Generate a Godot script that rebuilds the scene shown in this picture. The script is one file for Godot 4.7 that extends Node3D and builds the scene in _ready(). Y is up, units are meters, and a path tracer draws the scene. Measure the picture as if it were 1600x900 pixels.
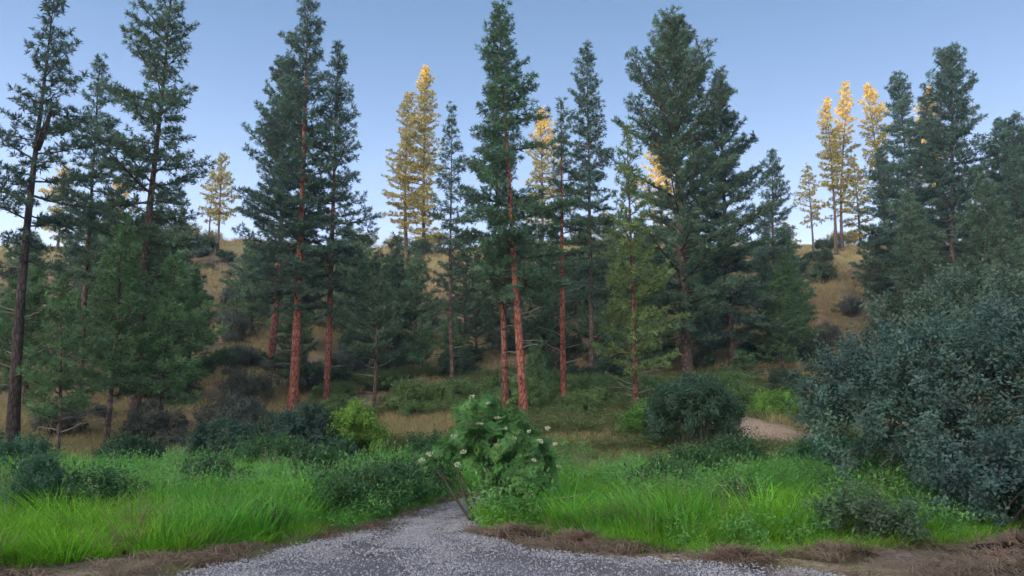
extends Node3D
# An evening pine hillside above a grassy meadow with a gravel path. Units are metres, -z is into the picture.

var rng := RandomNumberGenerator.new()
var used := {}
var M := {}
var tufts: Array = []          # needle pompoms: [vertices, normals]
var far_tufts: Array = []
var sprays := {}               # leafy twigs by kind

const SUN_EL := 10.0
const SUN_AZ := 25.0

# ------------------------------------------------------------------ small helpers
func numbered(called: String) -> String:
	if not used.has(called):
		used[called] = 0
		return called
	used[called] += 1
	return "%s_%03d" % [called, used[called]]

func tag(o: Node, label := "", category := "", group := "", kind := ""):
	if label: o.set_meta("label", label)
	if category: o.set_meta("category", category)
	if group: o.set_meta("group", group)
	if kind: o.set_meta("kind", kind)
	return o

func thing(called: String, at: Vector3, label: String, category: String, group := "") -> Node3D:
	var o := Node3D.new()
	o.name = numbered(called)
	add_child(o)
	o.position = at
	tag(o, label, category, group)
	return o

func put(called: String, m: Mesh, mat: Material, parent: Node = null, kind := "") -> MeshInstance3D:
	var o := MeshInstance3D.new()
	o.mesh = m
	o.material_override = mat
	o.name = numbered(called) if parent == null else called
	if parent == null: add_child(o)
	else: parent.add_child(o, true)
	if kind: o.set_meta("kind", kind)
	return o

func many(called: String, m: Mesh, mat: Material, xs: Array, cs: PackedColorArray, parent: Node = null) -> MultiMeshInstance3D:
	var mm := MultiMesh.new()
	mm.transform_format = MultiMesh.TRANSFORM_3D
	mm.use_colors = true
	mm.mesh = m
	mm.instance_count = xs.size()
	for i in xs.size():
		mm.set_instance_transform(i, xs[i])
		mm.set_instance_color(i, cs[i])
	var o := MultiMeshInstance3D.new()
	o.multimesh = mm
	o.material_override = mat
	o.name = numbered(called) if parent == null else called
	if parent == null: add_child(o)
	else: parent.add_child(o, true)
	o.set_meta("kind", "stuff")
	return o

func arrays(v: PackedVector3Array, n: PackedVector3Array, c: PackedColorArray, idx := PackedInt32Array()) -> ArrayMesh:
	var a := []
	a.resize(Mesh.ARRAY_MAX)
	a[Mesh.ARRAY_VERTEX] = v
	if n.size(): a[Mesh.ARRAY_NORMAL] = n          # leaves, needles and blades stay flat faces
	if c.size(): a[Mesh.ARRAY_COLOR] = c
	if idx.size(): a[Mesh.ARRAY_INDEX] = idx
	var m := ArrayMesh.new()
	m.add_surface_from_arrays(Mesh.PRIMITIVE_TRIANGLES, a)
	return m

func lin(r: float, g: float, b: float) -> Color:     # a linear base colour as the sRGB that albedo_color wants
	return Color(r, g, b).linear_to_srgb()

func rv() -> Vector3:
	var v := Vector3(rng.randfn(), rng.randfn(), rng.randfn())
	return v.normalized() if v.length() > 0.001 else Vector3.UP

func basis_y(y: Vector3, spin := 0.0) -> Basis:      # a basis whose y axis is the given direction
	y = y.normalized()
	var x := y.cross(Vector3(0.3, 0.1, 0.95))
	if x.length() < 0.05: x = y.cross(Vector3.RIGHT)
	x = x.normalized()
	return Basis(x, y, x.cross(y)).rotated(y, spin)

func interp(t: Array, d: float) -> float:
	if d <= t[0][0]: return t[0][1]
	for i in range(1, t.size()):
		if d <= t[i][0]:
			var k: float = (d - t[i - 1][0]) / (t[i][0] - t[i - 1][0])
			return lerpf(t[i - 1][1], t[i][1], k)
	return t[-1][1]

# ------------------------------------------------------------------ terrain
func hill(x: float, d: float) -> float:
	var t := d - 28.0 + 1.2 * sin(x * 0.13 + 0.5) + 0.8 * sin(x * 0.31 + 2.0)
	var h := 0.0
	if t > 0.0:
		if t < 82.0: h = 0.104 * t + 0.00254 * t * t
		elif t < 94.0:
			var u := t - 82.0
			h = 25.607 + 0.52 * u - 0.0125 * u * u
		elif t < 150.0: h = 25.607 + 6.24 - 1.8 + 0.22 * (t - 94.0)
		else: h = 25.607 + 6.24 - 1.8 + 12.32 + 0.1 * (t - 150.0)
		var k := minf(1.0, t / 25.0)
		h += 0.9 * exp(-pow((x - 10.8) / 2.6, 2.0) - pow((d - 34.6) / 1.8, 2.0))
		h += k * (0.35 * sin(x * 0.09 + d * 0.05) + 0.22 * sin(x * 0.23 - d * 0.17 + 1.0) + 0.15 * sin(d * 0.41 + x * 0.11))
	return h

func ground_at(x: float, d: float) -> Vector3:
	return Vector3(x, hill(x, d), -d)

const LEFT := [[-16.0, -14.0], [0.0, -9.5], [6.0, -5.6], [8.8, -3.5], [10.0, -3.06], [11.8, -2.29], [14.65, -1.79], [17.6, -0.95], [19.0, 0.1], [20.0, 1.5], [22.0, 4.5], [25.0, 10.0]]
const RIGHT := [[-16.0, 15.0], [0.0, 11.0], [6.0, 5.6], [8.6, 3.4], [9.15, 2.7], [9.5, 1.4], [9.9, 0.75], [10.4, 0.45], [11.0, -0.1], [11.6, -0.5], [13.5, -0.5], [15.0, 0.0], [17.0, 1.0], [18.2, 2.2], [20.0, 5.0], [25.0, 14.0]]

func on_path(x: float, d: float, margin := 0.0) -> bool:
	return d < 24.0 and x > interp(LEFT, d) - margin and x < interp(RIGHT, d) + margin

func build_ground():
	var xs := PackedFloat32Array()
	var ds := PackedFloat32Array()
	var x := -420.0
	while x < 420.0:
		xs.append(x)
		x += 0.45 if absf(x) < 22.0 else (2.2 if absf(x) < 90.0 else 14.0)
	var d := -24.0
	while d < 420.0:
		ds.append(d)
		d += 0.4 if d > 5.0 and d < 46.0 else (2.0 if d < 190.0 else 24.0)
	var n1 := FastNoiseLite.new()
	n1.seed = 5; n1.frequency = 0.09; n1.fractal_octaves = 4
	var n2 := FastNoiseLite.new()
	n2.seed = 9; n2.frequency = 0.5; n2.fractal_octaves = 3
	var n3 := FastNoiseLite.new()
	n3.seed = 19; n3.frequency = 0.035; n3.fractal_octaves = 4
	var v := PackedVector3Array()
	var c := PackedColorArray()
	var tan := Color(0.36, 0.27, 0.13)
	var litter := Color(0.17, 0.125, 0.08)
	var red := Color(0.34, 0.16, 0.085)
	var sand := Color(0.50, 0.34, 0.23)
	var soil := Color(0.10, 0.085, 0.05)
	var dirt := Color(0.42, 0.27, 0.20)
	var moss := Color(0.15, 0.16, 0.06)
	# [x, d, radius across, radius along, colour, strength]
	var spots := [[-4.6, 36.9, 2.6, 2.6, red, 1.0], [-3.0, 39.5, 3.5, 2.0, red, 0.7], [2.6, 31.6, 2.8, 1.6, Color(0.36, 0.2, 0.13), 1.0], [4.6, 33.0, 2.0, 1.5, Color(0.36, 0.2, 0.13), 0.7], [10.6, 33.4, 2.1, 2.4, sand, 1.1], [12.3, 34.0, 1.6, 1.6, sand, 0.9], [4.0, 43.0, 5.0, 5.0, moss, 0.9], [12.0, 39.5, 3.0, 3.0, Color(0.25, 0.22, 0.07), 0.9],
		[36.0, 92.0, 5.0, 12.0, Color(0.46, 0.3, 0.17), 0.9], [33.0, 84.0, 5.0, 6.0, Color(0.43, 0.26, 0.15), 0.8], [-16.0, 60.0, 5.0, 8.0, tan, 1.0], [-30.0, 72.0, 4.0, 10.0, Color(0.42, 0.31, 0.15), 1.0], [-18.0, 33.0, 5.0, 3.0, tan, 1.0], [-5.0, 66.0, 4.0, 7.0, Color(0.42, 0.31, 0.17), 1.0]]
	for dd in ds:
		for xx in xs:
			var h := hill(xx, dd)
			var k := n1.get_noise_2d(xx, dd)
			var f := n2.get_noise_2d(xx, dd)
			var g := n3.get_noise_2d(xx, dd)
			if dd > 24.0: h += 0.22 * f + 0.15 * k
			elif dd > 8.0 and not on_path(xx, dd, 0.5): h += 0.10 * f + 0.05
			var col: Color
			if dd < 8.5 or on_path(xx, dd, 0.8): col = dirt.lerp(tan, clampf(0.35 + f, 0.0, 0.7))
			elif dd < 29.0: col = soil.lerp(dirt, clampf(0.3 + f, 0.0, 0.8))
			else:
				col = litter.lerp(tan, clampf(0.6 + 1.3 * g + 0.7 * k, 0.0, 1.0))
				col = col.lerp(red, clampf(0.15 + k * 0.8, 0.0, 0.45))
				if dd > 108.0: col = col.lerp(Color(0.46, 0.36, 0.14), 0.6)
			for s in spots:
				var q := Vector2((xx - s[0]) / s[2], (dd - s[1]) / s[3]).length() + 0.7 * f
				if q < 1.0: col = col.lerp(s[4], clampf((1.0 - q) * 2.0, 0.0, 1.0) * minf(s[5], 1.0))
			# the little cut bank on the right
			if dd > 30.0 and dd < 37.0 and xx > 8.0 and xx < 14.0: h += 0.10 * absf(f) * 2.0
			col = col * (1.0 + 0.35 * f)
			v.append(Vector3(xx, h, -dd))
			col = col * 1.5
			c.append(Color(maxf(col.r, 0.02), maxf(col.g, 0.02), maxf(col.b, 0.01)))
	put_grid("hillside", v, c, xs.size(), ds.size(), M.ground)

func put_grid(called: String, v: PackedVector3Array, c: PackedColorArray, w: int, rows: int, mat: Material):
	var idx := PackedInt32Array()
	var n := PackedVector3Array()
	n.resize(v.size())
	n.fill(Vector3.ZERO)
	for j in rows - 1:
		for i in w - 1:
			var a := j * w + i
			var nn := (v[a + 1] - v[a]).cross(v[a + w] - v[a])
			if nn.y > 0.0: idx.append_array([a, a + w, a + 1, a + 1, a + w, a + w + 1])
			else:
				idx.append_array([a, a + 1, a + w, a + 1, a + w + 1, a + w])
				nn = -nn
			n[a] += nn; n[a + 1] += nn; n[a + w] += nn; n[a + w + 1] += nn
	for i in n.size(): n[i] = n[i].normalized()
	var o := put(called, arrays(v, n, c, idx), mat, null, "structure")
	return o

func build_far_hill():          # the ridge across the valley, behind the camera, unseen, with a crest shaped so its shade spares the far treetops
	var crest := [[-1500.0, 141.5], [-420.0, 152.2], [-352.0, 149.2], [-322.0, 140.2], [-300.0, 142.2], [-284.0, 168.2], [-270.0, 168.2], [-258.0, 156.2], [-240.0, 151.2], [-225.0, 153.2], [-205.0, 158.2], [-150.0, 156.2], [300.0, 145.2], [1500.0, 111.5]]
	var v := PackedVector3Array()
	var c := PackedColorArray()
	var nn := FastNoiseLite.new()
	nn.seed = 3; nn.frequency = 0.02; nn.fractal_octaves = 4
	var w := 0
	var d := -22.0
	var rows := 0
	while d > -900.0:
		var x := -1300.0
		w = 0
		while x < 1300.0:
			var top := interp(crest, x)
			var u := clampf((-d - 22.0) / 428.0, 0.0, 1.0)
			var h := top * (0.4 * u * u * (3.0 - 2.0 * u) + 0.6 * u)
			if d < -450.0: h = top - (-450.0 - d) * 0.3
			h += nn.get_noise_2d(x, d) * 14.0 * u * (1.0 - u) * 4.0 * 0.5
			v.append(Vector3(x, h - 0.05, -d))
			var k := nn.get_noise_2d(x * 2.0 + 99.0, d * 2.0)
			c.append(Color(0.3, 0.23, 0.11).lerp(Color(0.07, 0.09, 0.05), clampf(0.5 + k * 2.0, 0.0, 1.0)))
			w += 1
			x += 8.0 if x > -450.0 and x < -80.0 else 40.0
		rows += 1
		d -= 10.0
	put_grid("ridge_across_the_valley", v, c, w, rows, M.ground)

func build_path():
	var v := PackedVector3Array()
	var c := PackedColorArray()
	var w := 60
	var nn := FastNoiseLite.new()
	nn.seed = 31; nn.frequency = 0.5; nn.fractal_octaves = 4
	var rows := 0
	var d := -15.0
	while d < 24.5:
		var l := interp(LEFT, d)
		var r := interp(RIGHT, d)
		for i in w:
			var s := float(i) / (w - 1)
			var x := lerpf(l, r, s) + 0.16 * nn.get_noise_2d(d * 3.0, s * 3.0 + 50.0) * 2.0
			var k := nn.get_noise_2d(x, d)
			var edge := minf(s, 1.0 - s) * (r - l)
			var y := 0.012 + 0.03 * k + 0.03 * smoothstep(0.0, 0.5, edge)
			v.append(Vector3(x, y, -d))
			var col := Color(0.74, 0.66, 0.67).lerp(Color(0.54, 0.41, 0.35), clampf(0.85 - edge * 1.3 + k * 0.9, 0.12, 0.9))
			var ruts := exp(-pow((s - 0.30) / 0.07, 2.0)) + exp(-pow((s - 0.68) / 0.07, 2.0))     # packed, dustier wheel tracks
			col = col.lerp(Color(0.50, 0.41, 0.37), clampf(ruts * (0.55 + k), 0.0, 0.8))
			c.append(col * (1.0 + 0.35 * k))
		rows += 1
		d += 0.12 if d > 6.0 else 1.0
	put_grid("gravel_path", v, c, w, rows, M.gravel)

# ------------------------------------------------------------------ materials
func noise_tex(freq: float, oct: int, ramp: Array, cellular := false, size := 512, sd := 1) -> NoiseTexture2D:
	var n := FastNoiseLite.new()
	n.seed = sd
	n.frequency = freq
	n.fractal_octaves = oct
	if cellular:
		n.noise_type = FastNoiseLite.TYPE_CELLULAR
		n.cellular_return_type = FastNoiseLite.RETURN_DISTANCE2_SUB
		n.cellular_jitter = 1.0
		n.domain_warp_enabled = true
		n.domain_warp_amplitude = 18.0
		n.domain_warp_frequency = 0.03
	var t := NoiseTexture2D.new()
	t.width = size
	t.height = size
	t.seamless = true
	t.noise = n
	if ramp.size():
		var g := Gradient.new()
		var off := PackedFloat32Array()
		var col := PackedColorArray()
		for e in ramp:
			off.append(e[0]); col.append(e[1])
		g.offsets = off
		g.colors = col
		t.color_ramp = g
	return t

func mat(called: String, c: Color, rough := 0.85, vertex := false) -> StandardMaterial3D:
	var m := StandardMaterial3D.new()
	m.resource_name = called
	m.albedo_color = c
	m.roughness = rough
	m.vertex_color_use_as_albedo = vertex
	m.cull_mode = BaseMaterial3D.CULL_DISABLED
	return m

func leafy(called: String, rough := 0.55, back := 0.35, spec := 0.35) -> StandardMaterial3D:
	var m := mat(called, Color.WHITE, rough, true)
	m.metallic_specular = spec
	m.backlight_enabled = true
	m.backlight = Color(back, back, back).linear_to_srgb()
	return m

func bark(called: String, dark: Color, mid: Color, light: Color, sd: int) -> StandardMaterial3D:
	var m := mat(called, Color.WHITE, 0.92, true)
	m.albedo_texture = noise_tex(0.035, 3, [[0.0, dark], [0.10, dark], [0.26, mid], [0.6, light], [1.0, mid]], true, 512, sd)
	m.uv1_triplanar = true
	m.uv1_scale = Vector3(0.42, 0.14, 0.42)
	m.heightmap_enabled = true
	m.heightmap_texture = noise_tex(0.035, 3, [[0.0, Color.BLACK], [0.45, Color(0.8, 0.8, 0.8)], [1.0, Color.WHITE]], true, 512, sd)
	m.heightmap_scale = 5.0
	return m

func make_materials():
	M.needle = leafy("pine needles", 0.6, 0.6, 0.3)
	M.leaf = leafy("shrub leaves", 0.5, 0.7, 0.45)
	M.grass = leafy("grass blades", 0.6, 0.95, 0.3)
	M.dry = leafy("dry stalks", 0.9, 0.6, 0.1)
	M.bark_red = bark("orange red pine bark", lin(0.07, 0.028, 0.024), lin(0.50, 0.15, 0.092), lin(0.70, 0.25, 0.16), 3)
	M.bark_dark_red = bark("dark red pine bark", lin(0.055, 0.022, 0.018), lin(0.33, 0.105, 0.07), lin(0.48, 0.19, 0.13), 5)
	M.bark_brown = bark("brown pine bark", lin(0.05, 0.032, 0.026), lin(0.19, 0.115, 0.085), lin(0.33, 0.21, 0.16), 7)
	M.bark_dark = bark("nearly black pine bark", lin(0.025, 0.018, 0.016), lin(0.085, 0.055, 0.045), lin(0.15, 0.10, 0.085), 9)
	M.bark_far = bark("grey brown pine bark", lin(0.06, 0.04, 0.035), lin(0.2, 0.13, 0.1), lin(0.3, 0.2, 0.16), 8)
	M.twig = mat("dead twig", lin(0.34, 0.27, 0.22), 0.9)
	M.stem = mat("shrub stem", lin(0.13, 0.10, 0.075), 0.9)
	M.petal = mat("cream petals", lin(0.78, 0.74, 0.44), 0.7, true)
	M.petal.backlight_enabled = true
	M.petal.backlight = Color(0.6, 0.6, 0.6)
	M.ground = mat("dry hillside soil and litter", Color.WHITE, 0.95, true)
	M.ground.albedo_texture = noise_tex(0.02, 5, [[0.0, Color(0.62, 0.6, 0.58)], [0.5, Color(0.9, 0.9, 0.9)], [1.0, Color(1, 1, 1)]], false, 1024, 11)
	M.ground.uv1_triplanar = true
	M.ground.uv1_world_triplanar = true
	M.ground.uv1_scale = Vector3(0.35, 0.35, 0.35)
	M.ground.heightmap_enabled = true
	M.ground.heightmap_texture = noise_tex(0.04, 5, [], false, 1024, 12)
	M.ground.heightmap_scale = 8.0
	M.gravel = mat("crushed gravel", Color.WHITE, 0.9, true)
	M.gravel.albedo_texture = noise_tex(0.06, 2, [[0.0, Color(0.42, 0.41, 0.43)], [0.3, Color(0.82, 0.81, 0.83)], [1.0, Color(1, 1, 1)]], true, 1024, 13)
	M.gravel.uv1_triplanar = true
	M.gravel.uv1_world_triplanar = true
	M.gravel.uv1_scale = Vector3(0.8, 0.8, 0.8)
	M.gravel.heightmap_enabled = true
	M.gravel.heightmap_texture = noise_tex(0.06, 2, [], true, 1024, 13)
	M.gravel.heightmap_scale = 3.0
	M.stone = mat("loose gravel", Color.WHITE, 0.85, true)

# ------------------------------------------------------------------ plant templates
func make_tuft(n: int, length: float, width: float, sd: int) -> Array:
	rng.seed = sd
	var v := PackedVector3Array()
	var nn := PackedVector3Array()
	for i in n:
		var ang := rng.randf_range(0.15, 1.75)
		var az := rng.randf() * TAU
		var dir := Vector3(sin(ang) * cos(az), cos(ang), sin(ang) * sin(az))
		var side := dir.cross(rv()).normalized() * width * 0.5
		var a := dir * length * 0.08 + Vector3(0, rng.randf_range(-0.3, 0.2) * length, 0)
		var b := a + dir * length * rng.randf_range(0.75, 1.1)
		var m := a.lerp(b, 0.35)
		v.append_array([a, m + side, b, a, b, m - side])
		var q := (dir + Vector3(0, 0.35, 0)).normalized()
		for k in 6: nn.append(q)
	return [v, nn]

func make_spray(n: int, length: float, ll: float, lw: float, sd: int, drop := 0.0) -> Array:   # a twig's end with folded leaves
	rng.seed = sd
	var v := PackedVector3Array()
	var nn := PackedVector3Array()
	for i in n:
		var s := (i + rng.randf()) / n
		var az := i * 2.4 + rng.randf_range(-0.5, 0.5)
		var p := Vector3(0, s * length, 0) + rv() * length * 0.08
		var out := Vector3(cos(az), rng.randf_range(-0.1, 0.7) - drop, sin(az)).normalized()
		if i == n - 1: out = Vector3(0.2 * cos(az), 1, 0.2 * sin(az)).normalized()
		var up := (Vector3(0, 1, 0) + rv() * 0.55).normalized()
		var side := out.cross(up).normalized()
		up = side.cross(out).normalized()
		var l := ll * rng.randf_range(0.7, 1.2)
		var w := lw * rng.randf_range(0.75, 1.15)
		var a := p + out * ll * 0.2
		var tip := a + out * l - up * l * 0.12
		var e1 := a + out * l * 0.45 + side * w * 0.5 + up * w * 0.18
		var e2 := a + out * l * 0.45 - side * w * 0.5 + up * w * 0.18
		v.append_array([a, e1, tip, a, tip, e2])
		var n1 := (up - side * 0.3).normalized()
		var n2 := (up + side * 0.3).normalized()
		nn.append_array([n1, n1, n1, n2, n2, n2])
	return [v, nn]

func make_pinnate(pairs: int, length: float, ll: float, lw: float, sd: int) -> Array:   # compound leaves in a whorl, as on an elder
	rng.seed = sd
	var v := PackedVector3Array()
	var nn := PackedVector3Array()
	for w in 5:
		var az := w * TAU / 5.0 + rng.randf_range(-0.4, 0.4)
		var out := Vector3(cos(az), rng.randf_range(0.2, 0.9), sin(az)).normalized()
		var side := out.cross(Vector3.UP).normalized()
		for i in pairs * 2 + 1:
			var s := (0.35 + 0.65 * float(i / 2) / pairs) if i < pairs * 2 else 1.0
			var dir := (out + side * (1.6 if i % 2 == 0 else -1.6)).normalized() if i < pairs * 2 else out
			dir.y -= 0.35 * s
			dir = dir.normalized()
			var p := out * length * s - Vector3(0, length * 0.35 * s * s, 0)
			var sd2 := dir.cross(Vector3.UP).normalized() * lw * 0.5
			var tip := p + dir * ll - Vector3(0, ll * 0.15, 0)
			var m := p + dir * ll * 0.4
			v.append_array([p, m + sd2, tip, p, tip, m - sd2])
			var q := (sd2.cross(dir)).normalized()
			if q.y < 0.0: q = -q
			for k in 6: nn.append(q)
	return [v, nn]

func make_clump(n: int, h: float, spread: float, width: float, droop: float, sd: int) -> ArrayMesh:   # a tussock of grass blades
	rng.seed = sd
	var v := PackedVector3Array()
	var nn := PackedVector3Array()
	var cc := PackedColorArray()
	for i in n:
		var az := rng.randf() * TAU
		var base := Vector3(cos(az), 0, sin(az)) * spread * sqrt(rng.randf())
		var az2 := az + rng.randfn() * 0.8
		var lean := rng.randf_range(0.02, 0.30) + droop * rng.randf() * 0.5
		var out := Vector3(cos(az2), 0, sin(az2))
		var l := h * rng.randf_range(0.55, 1.1)
		var side := Vector3(-sin(az2), 0, cos(az2)).rotated(Vector3.UP, rng.randf_range(-1.2, 1.2)) * width * 0.5 * rng.randf_range(0.7, 1.3)
		var pts := []
		for k in 4:
			var s := k / 3.0
			pts.append(base + out * l * (lean * s + droop * s * s * s * 0.6) + Vector3(0, l * (s - droop * 0.35 * s * s * s), 0))
		for k in 2:
			var w0 := 1.0 - 0.25 * k
			var w1 := 1.0 - 0.25 * (k + 1)
			v.append_array([pts[k] - side * w0, pts[k + 1] - side * w1, pts[k + 1] + side * w1, pts[k] - side * w0, pts[k + 1] + side * w1, pts[k] + side * w0])
		v.append_array([pts[2] - side * 0.5, pts[3], pts[2] + side * 0.5])
		var tone := rng.randf_range(0.6, 1.4)
		var warm := rng.randf_range(0.85, 1.25)
		for k in 15: cc.append(Color(tone * warm, tone, tone * rng.randf_range(0.8, 1.2)))
		var q := (side.normalized().cross(Vector3.UP) * (1.0 if rng.randf() < 0.5 else -1.0) + Vector3(0, 0.9, 0)).normalized()
		for k in 15: nn.append(q)
	return arrays(v, PackedVector3Array(), cc)

func tube(v: PackedVector3Array, n: PackedVector3Array, pts: Array, rad: Array, sides: int):    # appends triangles of a tapered tube
	var rings := []
	for i in pts.size():
		var d: Vector3 = (pts[mini(i + 1, pts.size() - 1)] - pts[maxi(i - 1, 0)])
		if d.length() < 1e-5: d = Vector3.UP
		var b := basis_y(d)
		var ring := []
		for k in sides:
			var a := TAU * k / sides
			ring.append(b.x * cos(a) + b.z * sin(a))
		rings.append(ring)
	for i in pts.size() - 1:
		for k in sides:
			var k2 := (k + 1) % sides
			var a: Vector3 = rings[i][k]
			var b: Vector3 = rings[i][k2]
			var c: Vector3 = rings[i + 1][k]
			var d: Vector3 = rings[i + 1][k2]
			v.append_array([pts[i] + a * rad[i], pts[i] + b * rad[i], pts[i + 1] + c * rad[i + 1], pts[i] + b * rad[i], pts[i + 1] + d * rad[i + 1], pts[i + 1] + c * rad[i + 1]])
			n.append_array([a, b, c, b, d, c])

func make_templates():
	for i in 6: tufts.append(make_tuft(17, 0.26, 0.042, 100 + i))
	for i in 4: far_tufts.append(make_tuft(10, 0.42, 0.11, 120 + i))
	sprays.bush = []
	sprays.small = []
	sprays.elder = []
	sprays.forb = []
	for i in 5:
		sprays.bush.append(make_spray(10, 0.26, 0.08, 0.052, 200 + i))
		sprays.small.append(make_spray(12, 0.30, 0.10, 0.06, 220 + i))
		sprays.elder.append(make_pinnate(3, 0.17, 0.085, 0.03, 240 + i))
		sprays.forb.append(make_spray(9, 0.30, 0.12, 0.045, 260 + i, 0.2))

# ------------------------------------------------------------------ pines
func profile(shape: String, t: float) -> float:
	if shape == "oval": return pow(1.0 - pow(t, 2.4), 0.75) * minf(1.0, 0.6 + t * 1.4) + 0.05
	if shape == "column": return pow(1.0 - t, 0.5) * minf(1.0, 0.45 + t * 2.2) + 0.05
	if shape == "young": return pow(1.0 - t, 0.75) * minf(1.0, 0.75 + t * 1.5) + 0.05
	return pow(1.0 - t, 0.6) * minf(1.0, 0.55 + t * 1.9) + 0.04

# p: H height, R crown radius, cb crown base (share of H), r trunk radius, lean (Vector2 at the top), shape, dens, col, bark, sc tuft size, far, dead, seed, fork
func make_pine(called: String, at: Vector3, label: String, group: String, p: Dictionary) -> Node3D:
	var o := thing(called, at, label, "pine tree", group)
	rng.seed = p.seed
	var H: float = p.H
	var R: float = p.R * 1.22
	var lean: Vector2 = p.get("lean", Vector2.ZERO)
	var far: bool = p.get("far", false)
	var sc: float = p.get("sc", 1.0)
	var col: Color = p.col * Color(1.52, 1.48, 1.32)
	var shape: String = p.get("shape", "cone")
	var dens: float = p.get("dens", 1.0)
	var cb: float = p.cb * H
	var wob := Vector2(rng.randfn(), rng.randfn()) * 0.006 * H
	var axis := func(y: float) -> Vector3:
		var t := y / H
		return Vector3(lean.x * t + wob.x * sin(t * 5.0), y, lean.y * t + wob.y * sin(t * 4.0))
	# trunk
	var tv := PackedVector3Array()
	var tn := PackedVector3Array()
	var pts := [axis.call(0.0) + Vector3(0, -0.4, 0)]
	var rad := [p.r * 1.35]
	var nseg := 8 if far else 18
	for i in nseg + 1:
		var t := float(i) / nseg
		pts.append(axis.call(t * H * 0.985 + 0.02))
		rad.append(maxf(0.02, p.r * 0.84 * (pow(1.0 - t, 0.95) * 0.95 + 0.02 + 0.25 * exp(-t * 40.0))) * (1.0 + 0.05 * sin(i * 2.3 + p.seed)))
	tube(tv, tn, pts, rad, 7 if far else 12)
	if p.get("fork", 0.0) > 0.0:
		var fy: float = p.fork * H
		var fp := []
		var fr := []
		for i in 7:
			var t := i / 6.0
			fp.append(axis.call(lerpf(fy, H * (0.5 * p.fork + 0.42), t)) + Vector3(0.9 * sin(t * 1.7), 0, 0.3 * t) * R * 0.22)
			fr.append(p.r * 0.55 * (1.0 - 0.9 * t) + 0.015)
		tube(tv, tn, fp, fr, 8)
	var tc := PackedColorArray()
	var bn0 := FastNoiseLite.new()
	bn0.seed = p.seed; bn0.frequency = 0.6
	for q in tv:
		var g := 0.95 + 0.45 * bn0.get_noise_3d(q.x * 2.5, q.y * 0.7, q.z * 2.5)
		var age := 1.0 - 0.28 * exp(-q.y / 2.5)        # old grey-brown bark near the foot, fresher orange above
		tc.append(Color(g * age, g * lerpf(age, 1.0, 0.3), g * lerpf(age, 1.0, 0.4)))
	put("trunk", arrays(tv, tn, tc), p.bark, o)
	# limbs and needles
	var bv := PackedVector3Array()
	var bn := PackedVector3Array()
	var nv := PackedVector3Array()
	var nn := PackedVector3Array()
	var nc := PackedColorArray()
	var set_: Array = far_tufts if far else tufts
	var span := H - cb
	var count := int(span * (3.6 if far else 5.8) * dens) + 4
	var az := rng.randf() * TAU
	var lop := rng.randf_range(0.05, 0.28)
	var lop_az := rng.randf() * TAU
	var step := (0.42 if far else 0.24) * sc
	for i in count:
		var t := (i + rng.randf()) / count
		t = pow(t, 0.92)
		var y := cb + span * t * 0.985
		az += 2.399 + rng.randf_range(-0.7, 0.7)
		var gap: float = 0.72 + 0.28 * sin(y * 1.9 + az * 2.0 + p.seed)
		var L := maxf(0.25, R * profile(shape, t) * rng.randf_range(0.5, 1.25) * (0.72 + 0.4 * gap) * (1.0 + lop * cos(az - lop_az)))
		var el := lerpf(-0.25, 0.95, pow(t, 1.3)) + rng.randf_range(-0.32, 0.32)
		if shape == "young": el = lerpf(0.05, 1.0, t) + rng.randf_range(-0.15, 0.15)
		if shape == "oval": el = lerpf(-0.15, 1.1, t) + rng.randf_range(-0.15, 0.2)
		if p.has("hole") and y > p.hole.x * H and y < p.hole.y * H and cos(az - p.hole.z) > 0.45 and rng.randf() < 0.85: continue
		var flat := Vector3(cos(az), 0, sin(az))
		var start: Vector3 = axis.call(y)
		var bp := []
		var br := []
		var r0 := minf(0.012 + 0.016 * L, p.r * 0.4)
		for k in 5:
			var s := k / 4.0
			bp.append(start + flat * L * s * cos(el) + Vector3(0, L * (sin(el) * s + 0.16 * s * s), 0) + rv() * L * 0.03 * s)
			br.append(r0 * (1.0 - 0.8 * s) * (1.4 if far else 1.0))
		tube(bv, bn, bp, br, 3 if far else 4)
		var tint := col * 1.4 * rng.randf_range(0.8, 1.2)
		var s := 0.08 + 0.12 * rng.randf()
		if L < 0.6: s = 0.0
		var alt := 1.0
		while s <= 1.001:
			var f := s * 4.0
			var k := mini(int(f), 3)
			var base: Vector3 = bp[k].lerp(bp[k + 1], f - k)
			var dir: Vector3 = (bp[k + 1] - bp[k]).normalized()
			var across := dir.cross(Vector3.UP).normalized() * alt
			alt = -alt
			var tl := clampf((0.12 + 0.5 * (1.0 - s)) * L, 0.12, 0.95) * rng.randf_range(0.6, 1.2)
			var td := (dir * 0.75 + across * 0.8 + Vector3(0, rng.randf_range(-0.35, 0.6), 0)).normalized()
			if s > 0.93:
				td = (dir + Vector3(0, 0.35, 0)).normalized()
				tl = 0.1
			var q := step * 0.6
			if tl > 0.35 and not far: tube(bv, bn, [base, base + td * tl], [r0 * 0.35, 0.006], 3)
			while true:
				var pos := base + td * minf(q, tl) + rv() * 0.06 * sc
				var w: Array = set_[rng.randi() % set_.size()]
				var up := (td * 0.8 + Vector3(0, 0.55, 0) + rv() * 0.45).normalized()
				var size := sc * rng.randf_range(0.75, 1.25)
				var b := basis_y(up, rng.randf() * TAU)
				nv.append_array(Transform3D(b.scaled(Vector3.ONE * size), pos) * w[0])
				var cc := PackedColorArray()
				cc.resize(w[0].size())
				var g := rng.randf_range(0.78, 1.22)
				cc.fill(Color(tint.r * g * rng.randf_range(0.9, 1.12), tint.g * g, tint.b * g))
				nc.append_array(cc)
				if q >= tl: break
				q += step
			s += step / L * 0.9
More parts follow.
